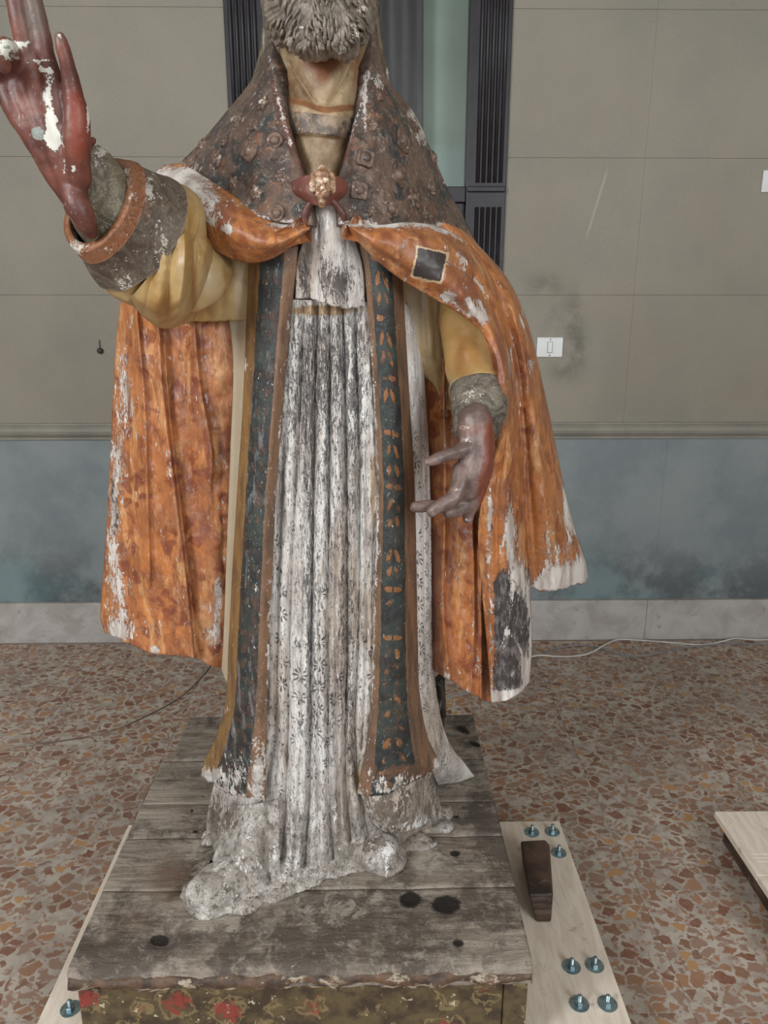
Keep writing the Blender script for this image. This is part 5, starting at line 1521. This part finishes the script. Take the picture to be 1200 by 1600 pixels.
R_ = np.array([up_, m1_, m2_, lo_], float).transpose(1, 0, 2)[:, ::-1]
patch('cope_front', R_, M_COPE, ST, 2.6, [([(698, 405), (742, 440), (776, 500), (796, 580), (802, 700)], 0.014, 6, 10), ([(770, 480), (795, 545), (806, 620), (813, 720), (818, 800)], 0.013, 3, 4), ([(600, 400), (660, 440), (720, 478)], 0.007, 10, 10), ([(640, 370), (700, 386), (748, 424), (778, 470)], -0.010, 8, 8), ([(790, 680), (777, 770), (776, 880), (778, 1000)], 0.016, 7, 9), ([(768, 720), (757, 790), (756, 860)], -0.008, 6, 6), ([(796, 860), (799, 985), (797, 1090)], 0.008, 5, 7), ([(812, 940), (818, 1060)], 0.006, 4, 4)], 0.005, 0.026,
      {'white': [0.14, (702, 462, 12, 9, 0.7), (715, 480, 20, 8, 0.3, 35), (745, 490, 26, 6, 0.3, 50), (797, 560, 4, 40, 0.4), (807, 600, 3, 40, 0.4), (720, 400, 30, 6, 0.25, 30), (797, 830, 9, 42, 0.75), (812, 900, 12, 30, 0.6), (766, 800, 3, 50, 0.5), ('line', [(766, 780), (762, 850), (766, 930), (768, 1090)], 2.5, 0.36), ('line', [(795, 850), (799, 900), (796, 960), (790, 990), (782, 1010)], 1.2, 0.3), ('line', [(790, 985), (805, 1000), (815, 1020), (822, 1050)], 1.2, 0.3), (790, 1088, 30, 10, 0.75), (820, 1050, 8, 22, 0.55), ('line', [(733, 468), (741, 490)], 1.3, 0.7), ('line', [(748, 470), (757, 488)], 1.2, 0.6), ('line', [(741, 488), (760, 498)], 1.2, 0.7), ('line', [(694, 408), (730, 425), (762, 462)], 1.6, 0.3), ('line', [(540, 347), (600, 351), (640, 346), (690, 356), (730, 380)], 2.5, 0.42), ('line', [(768, 1094), (792, 1090), (822, 1070), (829, 1040), (829, 940)], 4, 0.5), (825, 930, 6, 20, 0.4), (600, 352, 60, 5, 0.5), (700, 360, 30, 5, 0.5), (672, 350, 20, 5, 0.4)],
       'dark': [0.0, scorch, ('line', [(771, 790), (768, 830)], 4, 0.5)], 'aux': [0.0, (670, 410, 60, 40, 0.45, 30), (730, 470, 50, 30, 0.75, 45), (780, 570, 14, 70, 0.7), (785, 790, 26, 90, 0.45), (590, 385, 30, 20, 0.3)], 'test': [testbox]}, False, None, 0)
# --- cope front edge at left: rolled over the raised arm
ul = [(482, 350, 1.455), (440, 348, 1.465), (400, 328, 1.48), (360, 302, 1.505), (320, 276, 1.545), (285, 256, 1.60), (255, 258, 1.66)]
a1 = [(484, 356, 1.435), (440, 364, 1.425), (398, 352, 1.43), (356, 330, 1.45), (314, 304, 1.485), (276, 280, 1.54), (244, 270, 1.61)]
a2 = [(480, 362, 1.44), (440, 380, 1.415), (398, 382, 1.42), (354, 364, 1.44), (312, 334, 1.475), (270, 304, 1.52), (238, 284, 1.59)]
ll_ = [(476, 364, 1.46), (444, 394, 1.455), (402, 411, 1.47), (358, 403, 1.49), (318, 376, 1.51), (276, 334, 1.55), (238, 298, 1.61)]
R_ = np.array([ul, a1, a2, ll_], float)[:, ::-1]
patch('cope_front', R_, M_COPE, ST, 2.6, [([(250, 270), (320, 315), (380, 345), (440, 365)], 0.006, 10, 10)], 0.004, 0.026,
      {'white': [0.16, (258, 280, 30, 20, 0.6), (295, 296, 30, 22, 0.42), (330, 318, 22, 20, 0.38), (330, 345, 12, 12, 0.4), (300, 268, 30, 8, 0.4), (355, 358, 10, 8, 0.7), (320, 285, 30, 14, 0.25), (440, 352, 30, 4, 0.5), (380, 318, 20, 5, 0.3), (243, 292, 12, 10, 0.5)],
       'dark': [0.0], 'aux': [0.05, (290, 320, 60, 40, 0.75), (350, 330, 40, 20, 0.5), (340, 390, 40, 12, 0.45)], 'test': [-0.5]})

# --- embroidered hood over the shoulders
rs_ = Mat('worn_rosette')
rn_ = rs_.noise(60, 5, 0.7)
M_ROSE = rs_.done(rs_.mix(rs_.loss('white', 80, 1.4), rs_.mix(rs_.ss(rn_, 0.36, 0.62), c(76, 62, 55), c(132, 106, 90)), c(206, 194, 182)), 0.45, rn_, 0.003, 0.7)
gridL, gridR = [], []
hl = [
    [(412, -30, 1.63), (417, -30, 1.61), (422, -30, 1.60), (428, -30, 1.60)],
    [(408, 56, 1.64), (413, 56, 1.61), (419, 57, 1.585), (427, 58, 1.575)],
    [(396, 118, 1.66), (404, 112, 1.60), (414, 106, 1.555), (426, 98, 1.535)],
    [(352, 176, 1.68), (382, 172, 1.57), (412, 166, 1.515), (440, 158, 1.50)],
    [(310, 226, 1.69), (358, 224, 1.555), (406, 222, 1.49), (455, 215, 1.475)],
    [(284, 252, 1.69), (342, 264, 1.55), (404, 275, 1.475), (470, 262, 1.455)],
    [(282, 258, 1.68), (340, 288, 1.545), (400, 316, 1.47), (480, 292, 1.445)],
    [(276, 268, 1.64), (335, 300, 1.53), (400, 338, 1.465), (488, 352, 1.44)],
]
hr = [
    [(580, -30, 1.60), (584, -30, 1.60), (588, -30, 1.61), (592, -30, 1.63)],
    [(580, 56, 1.575), (587, 57, 1.585), (593, 57, 1.61), (598, 58, 1.64)],
    [(578, 98, 1.535), (590, 104, 1.555), (600, 112, 1.60), (606, 122, 1.66)],
    [(563, 158, 1.50), (592, 162, 1.515), (622, 166, 1.57), (648, 178, 1.68)],
    [(550, 212, 1.475), (590, 218, 1.49), (636, 222, 1.555), (676, 240, 1.69)],
    [(538, 262, 1.455), (590, 275, 1.475), (646, 278, 1.56), (700, 296, 1.71)],
    [(528, 300, 1.445), (590, 318, 1.467), (654, 320, 1.555), (726, 342, 1.73)],
    [(530, 350, 1.44), (592, 358, 1.458), (656, 356, 1.545), (748, 386, 1.74)],
]
hmL = {'white': [0.14, (372, 186, 10, 6, 0.7), (290, 262, 30, 8, 0.5), (395, 225, 14, 16, 0.3), (400, 150, 20, 20, 0.2), (440, 350, 30, 6, 0.4), ('line', [(422, 90), (434, 150), (455, 230)], 2.2, 0.35), ('line', [(284, 262), (330, 296), (400, 336), (480, 352)], 3, 0.45)], 'aux': [(462, 240, 8, 60, 0.9, -20), (437, 170, 8, 60, 0.9, -15)]}
hmR = {'white': [0.14, (655, 210, 14, 14, 0.4), (640, 180, 14, 8, 0.35), (625, 275, 16, 14, 0.3), (560, 348, 20, 5, 0.7), (690, 352, 14, 5, 0.7), (592, 130, 8, 14, 0.6), (570, 165, 4, 50, 0.5), (610, 325, 16, 14, 0.2), ('line', [(534, 348), (592, 355), (656, 353), (720, 368), (746, 384)], 3.5, 0.55), ('line', [(580, 100), (566, 155), (546, 220)], 2.2, 0.4), ('line', [(640, 165), (672, 230), (700, 290)], 3, 0.3)], 'aux': [(543, 235, 8, 50, 0.7, 20)]}
patch('hood', hl, M_HOOD, ST, 3.0, [([(320, 240), (380, 290), (450, 320)], 0.010, 14, 14), ([(360, 180), (400, 240), (450, 290)], 0.006, 10, 10)], 0.008, 0.03, hmL, False, None, 0, gridL)
patch('hood', hr, M_HOOD, ST, 3.0, [([(690, 280), (695, 350)], 0.008, 5, 5), ([(640, 170), (655, 250), (650, 345)], 0.008, 12, 12), ([(560, 270), (620, 300), (680, 300)], 0.006, 10, 10)], 0.008, 0.03, hmR, False, None, 0, gridR)


def on_grid(px, py):
    best = None
    for g in (gridL[0], gridR[0]):
        d = np.hypot(g[0] - px, g[1] - py)
        i = np.unravel_index(np.argmin(d), d.shape)
        if best is None or d[i] < best[0]:
            best = (d[i], g[2][i], g[3][i])
    return best[1], best[2]


def stamp(name, px, py, rpx, kind, rot=0.0):
    p_, n_ = on_grid(px, py)
    n_ = n_ / np.linalg.norm(n_)
    a = np.cross(n_, [0, 0, 1.0])
    a /= np.linalg.norm(a)
    b = np.cross(n_, a)
    R = 1.2 * rpx * S(px, py, p_[1])
    parts = []
    if kind == 'round':
        prof = [(1.0, -0.2), (1.0, 0.22), (0.86, 0.34), (0.70, 0.22), (0.62, 0.10), (0.58, 0.22), (0.45, 0.48), (0.25, 0.62), (0.05, 0.66)]
        ns = 18
    elif kind == 'flower':
        prof = [(1.0, -0.2), (1.0, 0.12), (0.72, 0.30), (0.45, 0.16), (0.40, 0.32), (0.22, 0.46), (0.05, 0.5)]
        ns = 24
    else:
        prof = [(1.25, -0.2), (1.2, 0.22), (1.0, 0.32), (0.86, 0.20), (0.64, 0.16), (0.55, 0.4), (0.3, 0.56), (0.05, 0.58)]
        ns = 20
    V = []
    for q, (rr, hh) in enumerate(prof):
        for j in range(ns):
            th = 2 * math.pi * j / ns
            k = 1.0
            if kind == 'square' and q < 5:
                k = 0.82 / max(abs(math.cos(th + rot)), abs(math.sin(th + rot)))
            if kind == 'flower' and q < 4:
                k = 0.8 + 0.25 * math.cos(th * 6)
            V.append(p_ + (a * math.cos(th) + b * math.sin(th)) * rr * R * k + n_ * hh * R * 0.95)
    kk = len(prof)
    Fc = [[i * ns + j, i * ns + (j + 1) % ns, (i + 1) * ns + (j + 1) % ns, (i + 1) * ns + j] for i in range(kk - 1) for j in range(ns)]
    Fc += [[(kk - 1) * ns + j for j in range(ns)], list(range(ns - 1, -1, -1))]
    mesh_obj(name, V, Fc, M_ROSE, ST, None, True, {'white': [0.2 + 0.2 * random.random()], 'aux': [0]})


for px, py, rr, kd, ro_ in ((337, 254, 12, 'round', 0), (429, 221, 11, 'round', 0), (390, 237, 12, 'square', 0.5), (371, 190, 13, 'flower', 0), (410, 160, 11, 'flower', 0), (317, 224, 11, 'flower', 0), (433, 333, 11, 'round', 0), (402, 300, 12, 'flower', 0),
                            (300, 252, 9, 'round', 0), (365, 285, 9, 'flower', 0), (440, 275, 10, 'flower', 0), (571, 246, 11, 'square', 0.3), (629, 221, 13, 'square', 0.4), (623, 273, 14, 'square', 0.6), (673, 292, 10, 'round', 0), (562, 298, 11, 'square', 0.2),
                            (610, 328, 12, 'round', 0), (587, 196, 10, 'flower', 0), (677, 246, 9, 'round', 0), (646, 310, 15, 'flower', 0), (665, 335, 9, 'flower', 0), (592, 150, 8, 'flower', 0), (648, 200, 8, 'flower', 0), (580, 330, 8, 'flower', 0), (350, 222, 8, 'flower', 0), (398, 196, 8, 'flower', 0)):
    stamp('rosette', px, py, rr, kd, ro_)

# --- veil or lappets rising behind the neck
patch('lappet', [[(418, -40, 1.60), (430, -40, 1.58), (446, -40, 1.57)], [(412, 40, 1.61), (424, 40, 1.585), (440, 40, 1.57)], [(402, 95, 1.62), (414, 92, 1.59), (434, 90, 1.57)], [(386, 145, 1.64), (404, 140, 1.59), (436, 132, 1.56)]], M_LACE, ST, 3, (), 0.003, 0.012, {'white': [0.12, (412, 70, 3, 50, 0.5)], 'aux': [0]})
patch('lappet', [[(566, -40, 1.57), (580, -40, 1.58), (588, -40, 1.60)], [(566, 40, 1.57), (582, 40, 1.585), (593, 40, 1.61)], [(570, 90, 1.57), (590, 94, 1.59), (604, 100, 1.62)], [(570, 132, 1.56), (602, 140, 1.59), (622, 168, 1.64)]], M_LACE, ST, 3, (), 0.003, 0.012, {'white': [0.12, (606, 110, 3, 40, 0.5)], 'aux': [0]})

# --- amice (neck cloth)
am = [
    [(424, 60, 1.60), (465, 62, 1.53), (505, 62, 1.51), (545, 62, 1.53), (584, 60, 1.60)],
    [(428, 110, 1.58), (466, 115, 1.515), (506, 118, 1.50), (545, 115, 1.515), (580, 110, 1.58)],
    [(436, 160, 1.56), (470, 166, 1.505), (506, 172, 1.49), (540, 168, 1.505), (572, 162, 1.56)],
    [(446, 210, 1.54), (474, 213, 1.50), (504, 216, 1.485), (534, 214, 1.50), (562, 210, 1.54)],
    [(466, 265, 1.51), (484, 270, 1.485), (503, 272, 1.475), (522, 270, 1.485), (540, 265, 1.51)],
    [(480, 300, 1.50), (492, 304, 1.48), (504, 306, 1.475), (516, 304, 1.48), (530, 300, 1.50)],
]
patch('amice', am, M_AMICE, ST, 2.6, [([(452, 100), (472, 132), (494, 165)], 0.016, 5, 7), ([(548, 96), (534, 128), (514, 165)], 0.016, 7, 5), ([(440, 90), (452, 130), (462, 160)], 0.008, 8, 8), ([(566, 90), (556, 130), (548, 165)], 0.008, 8, 8)], 0.003, 0.02,
      {'aux': [(508, 96, 34, 16, 1.0), (505, 118, 16, 22, 0.6), (452, 125, 12, 30, 0.35), (556, 125, 10, 40, 0.5), (470, 245, 8, 20, 0.3)], 'dark': [lambda px, py: 1.0 / (1 + np.exp(-(py - 172 - (px - 445) * 0.12) / 1.5)) / (1 + np.exp((py - 206 - (px - 445) * 0.08) / 1.5))], 'brown': [lambda px, py: np.exp(-((py - 160 - (px - 445) * 0.12 + 4 * np.sin(px / 14.0)) / 6.0) ** 2)], 'white': [0.1, (432, 120, 8, 20, 0.5), (552, 205, 8, 8, 0.5), (470, 200, 20, 6, 0.2)]},
      disp=lambda px, py: (0.013 + 0.004 * np.sin(px / 9.0)) / (1 + np.exp(-(py - 157 - (px - 445) * 0.12) / 1.2)) / (1 + np.exp((py - 208 - (px - 445) * 0.08) / 1.2)))
stp = []

# --- clasp with carved face
cl = [[(455, 283, 1.455), (478, 274, 1.437), (503, 272, 1.43), (524, 274, 1.437), (545, 283, 1.455)], [(458, 300, 1.45), (480, 298, 1.428), (503, 298, 1.42), (524, 298, 1.428), (542, 300, 1.45)], [(476, 316, 1.45), (488, 320, 1.43), (502, 322, 1.425), (516, 320, 1.43), (528, 316, 1.45)]]
patch('clasp_plate', cl, M_GLOVE, ST, 2.5, (), 0.002, 0.03, {'aux': [0.3], 'white': [0.06, (460, 280, 8, 5, 0.4), (540, 280, 8, 5, 0.4)], 'dark': [0.0], 'tan': [0]})
YC = 1.405
gm2 = Mat('worn_gilt')
g_ = gm2.noise(70, 5, 0.65)
M_GILT = gm2.done(gm2.mix(gm2.loss('white', 70, 1.4), gm2.mix(gm2.ss(g_, 0.36, 0.62), c(120, 84, 62), c(190, 146, 112)), c(220, 206, 190)), 0.45, g_, 0.002, 0.6)
remeshed('clasp_ribbon', [capsule([(492, 308, 1.435, 5), (480, 324, 1.44, 6), (475, 340, 1.445, 6), (480, 354, 1.45, 5)]), capsule([(514, 308, 1.435, 5), (527, 322, 1.44, 6), (536, 336, 1.445, 6), (538, 348, 1.45, 5)])], M_GLOVE, ST, 0.003, 4, {'aux': [0.0], 'white': [0.15], 'dark': [0.3], 'tan': [0]}, 0.002)
face = [[(503, 276, YC, 12), (503, 300, YC + .004, 10)], [(503, 270, YC + .01, 9), (503, 264, YC + .015, 6)], [(503, 288, YC - .014, 3.4), (503, 294, YC - .017, 4)], [(489, 276, YC + .008, 6), (488, 296, YC + .012, 6)], [(517, 276, YC + .008, 6), (518, 296, YC + .012, 6)], [(496, 304, YC - .002, 4), (510, 304, YC - .002, 4)], [(496, 281, YC - .010, 4), (499, 281, YC - .011, 4)], [(508, 281, YC - .011, 4), (511, 281, YC - .010, 4)], [(503, 310, YC + .008, 7), (503, 318, YC + .015, 5)]]
remeshed('clasp_face', [capsule(h_, 12, 4) for h_ in face], M_GILT, ST, 0.0018, 2, {'white': [0.36, (503, 290, 16, 24, 0.1)], 'aux': [0.1]}, 0.002)

# --- head, ear, hair, beard
def wblob(px, py, Y, rx, ry, rz, n=16):
    c0 = U(px, py, Y)
    V, Fc = blob(600, 1300, PZ, rx, ry, rz, 0, n)
    g0 = G(600, 1300, PZ)
    return V - g0 + c0, Fc


skm = Mat('face_paint')
M_SKIN = skm.done(skm.mix(skm.ss(skm.noise(18, 4), 0.38, 0.64), c(150, 92, 70), c(122, 74, 58)), 0.42, skm.noise(40, 4), 0.002, 0.5)
hd = [wblob(503, -75, 1.53, 0.085, 0.105, 0.125), wblob(503, -15, 1.50, 0.068, 0.075, 0.075), wblob(505, 70, 1.575, 0.05, 0.06, 0.10)]
hd += [capsule([(503, -95, 1.425, 7), (503, -62, 1.40, 10), (503, -52, 1.395, 12)]), capsule([(470, -98, 1.436, 9), (494, -100, 1.428, 8)]), capsule([(512, -100, 1.428, 8), (536, -98, 1.436, 9)]), wblob(470, -86, 1.442, 0.014, 0.012, 0.010), wblob(536, -86, 1.442, 0.014, 0.012, 0.010),
       capsule([(485, -32, 1.425, 5), (503, -34, 1.415, 6), (521, -32, 1.425, 5)])]
remeshed('head', hd, M_SKIN, ST, 0.0045, 4, {'white': [0]}, 0.001)
remeshed('ear', [capsule([(580, -55, 1.50, 7), (585, -30, 1.495, 8), (581, -4, 1.485, 7), (577, 2, 1.48, 6)])], M_SKIN, ST, 0.003, 2, None, 0.0)
bparts = [wblob(498, 5, 1.475, 0.092, 0.062, 0.075), wblob(498, 42, 1.46, 0.070, 0.05, 0.050), wblob(440, 8, 1.52, 0.035, 0.05, 0.062), wblob(560, 8, 1.52, 0.030, 0.05, 0.062), wblob(478, 64, 1.45, 0.030, 0.035, 0.028), wblob(535, 68, 1.45, 0.030, 0.035, 0.028)]
beard = remeshed('beard', bparts, M_BEARD, ST, 0.0020, 8, {'white': [0.10, (472, 44, 10, 7, 0.6), (548, 40, 12, 9, 0.5), (565, 14, 12, 9, 0.5), (520, 88, 5, 4, 0.4)]}, 0.0)
bco = np.empty(len(beard.data.vertices) * 3)
beard.data.vertices.foreach_get('co', bco)
bno = np.empty(len(beard.data.vertices) * 3)
beard.data.vertices.foreach_get('normal', bno)
bco, bno = bco.reshape(-1, 3), bno.reshape(-1, 3)
gx, gy = PR(bco + np.array(ST.location))
thb = np.arctan2(gx - 503, gy + 70)
rb_ = np.hypot(gx - 503, gy + 70)
nz_ = fbm(bco, 30, 2, 6)
grv = np.sin(thb * 40 + 2.2 * np.sin(rb_ / 11.0 + 3 * thb) + 3.0 * nz_) + 0.7 * np.sin(thb * 104 + 2.6 * np.sin(rb_ / 9.0) + 4 * nz_)
bco = bco + bno * (0.0014 * grv + 0.004 * nz_)[:, None]
beard.data.vertices.foreach_set('co', bco.ravel())
beard.data.update()
locks = []
lr = random.Random(3)
bw = np.empty(len(beard.data.vertices) * 3)
beard.data.vertices.foreach_get('co', bw)
bw = bw.reshape(-1, 3) + np.array(ST.location)
bpx, bpy_ = PR(bw)
ymap = {}
for x, y, d in zip(bpx, bpy_, bw[:, 1]):
    k = (int(x // 6), int(y // 6))
    ymap[k] = min(ymap.get(k, 9), d)


def skin_y(x, y):
    k0 = (int(x // 6), int(y // 6))
    for rr in range(0, 14):
        best = [ymap[(k0[0] + i, k0[1] + j)] for i in range(-rr, rr + 1) for j in range(-rr, rr + 1) if (k0[0] + i, k0[1] + j) in ymap]
        if best:
            return min(best) + 0.0025 * rr
    return 1.5


for k in range(150):
    a = lr.uniform(-1, 1)
    q = 1.0 - 1.2 * lr.random() ** 1.6
    sx = 499 + a * 80 * math.sqrt(max(0.1, 1 - max(0, q) ** 2 * 0.75))
    sy = -20 + q * 92
    ang = math.radians(90) - a * 0.75 + 0.25 * math.sin(sx / 9.0) + lr.uniform(-0.15, 0.15)
    curl = (0.5 + 0.5 * q) * (1 if a > 0 else -1) * (0.6 + 0.5 * math.sin(sx / 13.0 + sy / 17.0))
    L = lr.uniform(16, 26) * (1.0 if sy < 50 else 0.75)
    pts, rad = [], []
    x, y = sx, sy
    rr = lr.uniform(1.4, 2.8)
    for j in range(8):
        pts.append((x, y, skin_y(x, y) - 0.0012 - 0.0015 * lr.random()))
        rad.append(rr * (0.4 + 0.8 * math.sin(math.pi * min(1, 0.2 + j / 8.5))))
        x += math.cos(ang) * L / 7
        y += math.sin(ang) * L / 7
        ang += curl * 0.42 * (j / 4)
    P = U(np.array([p_[0] for p_ in pts]), np.array([p_[1] for p_ in pts]), np.array([p_[2] for p_ in pts]))
    P[:, 1] = np.convolve(np.r_[P[0, 1], P[:, 1], P[-1, 1]], [0.25, 0.5, 0.25], 'valid')
    locks.append(tube_geo(P, np.array(rad) * S(500, 40, 1.45), 5))
V, Fc = joinV(locks)
o = mesh_obj('beard_locks', V, Fc, M_BEARD, beard, None, True, {'white': [0.1, (472, 44, 10, 7, 0.6), (548, 40, 10, 8, 0.55), (565, 14, 10, 8, 0.5), (560, 55, 5, 8, 0.4), (520, 88, 5, 4, 0.5)]})
o['kind'] = 'stuff'

# --- left forearm: sleeve, lace cuff, hand
def tubepart(name, pts, mat, masks, depth=0.85, lump=0.003, n=48, caps=True):
    A = cr(np.array(pts, float), 26)
    P = U(A[:, 0], A[:, 1], A[:, 2])
    r = np.array([q[3] * S(q[0], q[1], q[2]) for q in A])
    V, Fc = tube_geo(P, r, n, r * depth, caps)
    d = lump * fbm(V, 22, 3, 6)
    cen = np.repeat(P, n, 0)
    D = V - cen
    D /= np.linalg.norm(D, axis=1, keepdims=True)
    V = V + D * d[:, None]
    return mesh_obj(name, V, Fc, mat, ST, None, True, masks)


tubepart('sleeve', [(715, 440, 1.66, 40), (732, 500, 1.61, 45), (743, 560, 1.56, 47), (747, 612, 1.50, 44)], M_OLIVE, {'aux': [0.0, (735, 600, 40, 12, 0.8)], 'dark': [(720, 560, 14, 60, 0.5), (740, 540, 30, 40, 0.35)], 'white': [0.1, (735, 600, 30, 10, 0.25)]}, 0.85, 0.006)
tubepart('lace_cuff', [(747, 607, 1.50, 43.5), (748, 630, 1.475, 43), (746, 655, 1.45, 40), (743, 680, 1.43, 35)], M_LACE2, {'white': [0.2, (735, 620, 30, 14, 0.22)], 'aux': [0]}, 0.85, 0.004)
YL = 1.375
lh = [
    [(743, 660, YL + .03, 29), (744, 685, YL + .022, 29), (744, 712, YL + .012, 28), (739, 742, YL, 23), (731, 765, YL, 18)],
    [(752, 700, YL + .03, 22), (752, 735, YL + .02, 18), (746, 768, YL + .015, 14), (738, 788, YL + .01, 12)],
    [(728, 700, YL, 15), (712, 707, YL - .012, 12), (697, 711, YL - .022, 10.5), (680, 717, YL - .03, 10), (669, 721, YL - .034, 8.5)],
    [(722, 735, YL - .005, 15), (718, 758, YL - .022, 14), (712, 775, YL - .032, 13), (697, 785, YL - .038, 12), (684, 793, YL - .042, 11), (675, 800, YL - .044, 9.5)],
    [(728, 752, YL + .01, 13), (715, 782, YL, 11), (693, 788, YL - .006, 10), (668, 791, YL - .012, 9.5), (650, 792, YL - .016, 9)],
    [(738, 760, YL + .015, 14), (730, 786, YL + .005, 12), (714, 798, YL - .01, 10), (700, 802, YL - .02, 9)],
    [(742, 765, YL + .025, 13), (738, 788, YL + .02, 11), (733, 800, YL + .015, 9.5), (731, 811, YL + .012, 8)],
]
remeshed('lowered_hand', [capsule(h_) for h_ in lh], M_HANDL, ST, 0.003, 2,
         {'aux': [(768, 700, 13, 60, 0.9), (754, 770, 11, 40, 0.85), (735, 672, 26, 14, 0.5), (728, 808, 12, 10, 0.4), (690, 722, 20, 6, 0.2)], 'white': [0.12, (736, 688, 22, 7, 0.35), (712, 765, 10, 4, 0.3), (676, 800, 8, 7, 0.35), (715, 710, 6, 5, 0.3), (731, 812, 6, 5, 0.5), (730, 668, 16, 4, 0.3), (742, 745, 5, 10, 0.3)]}, 0.002)

# --- iron support bracket behind the robe
V, Fc = joinV([tube_geo(U(np.array([676, 690, 692]), np.array([1060, 1072, 1120]), np.array([1.74, 1.74, 1.74])), 0.009, 10), tube_geo(U(np.array([692, 684, 676]), np.array([1085, 1110, 1135]), np.array([1.74, 1.73, 1.72])), 0.007, 10)])
br = tube_geo(np.array([U(688, 1060, 1.74), G(688, 1160, PZ)]), 0.012, 10)
mesh_obj('iron_support', *joinV([(V, Fc), br]), M_DARKM, ST)
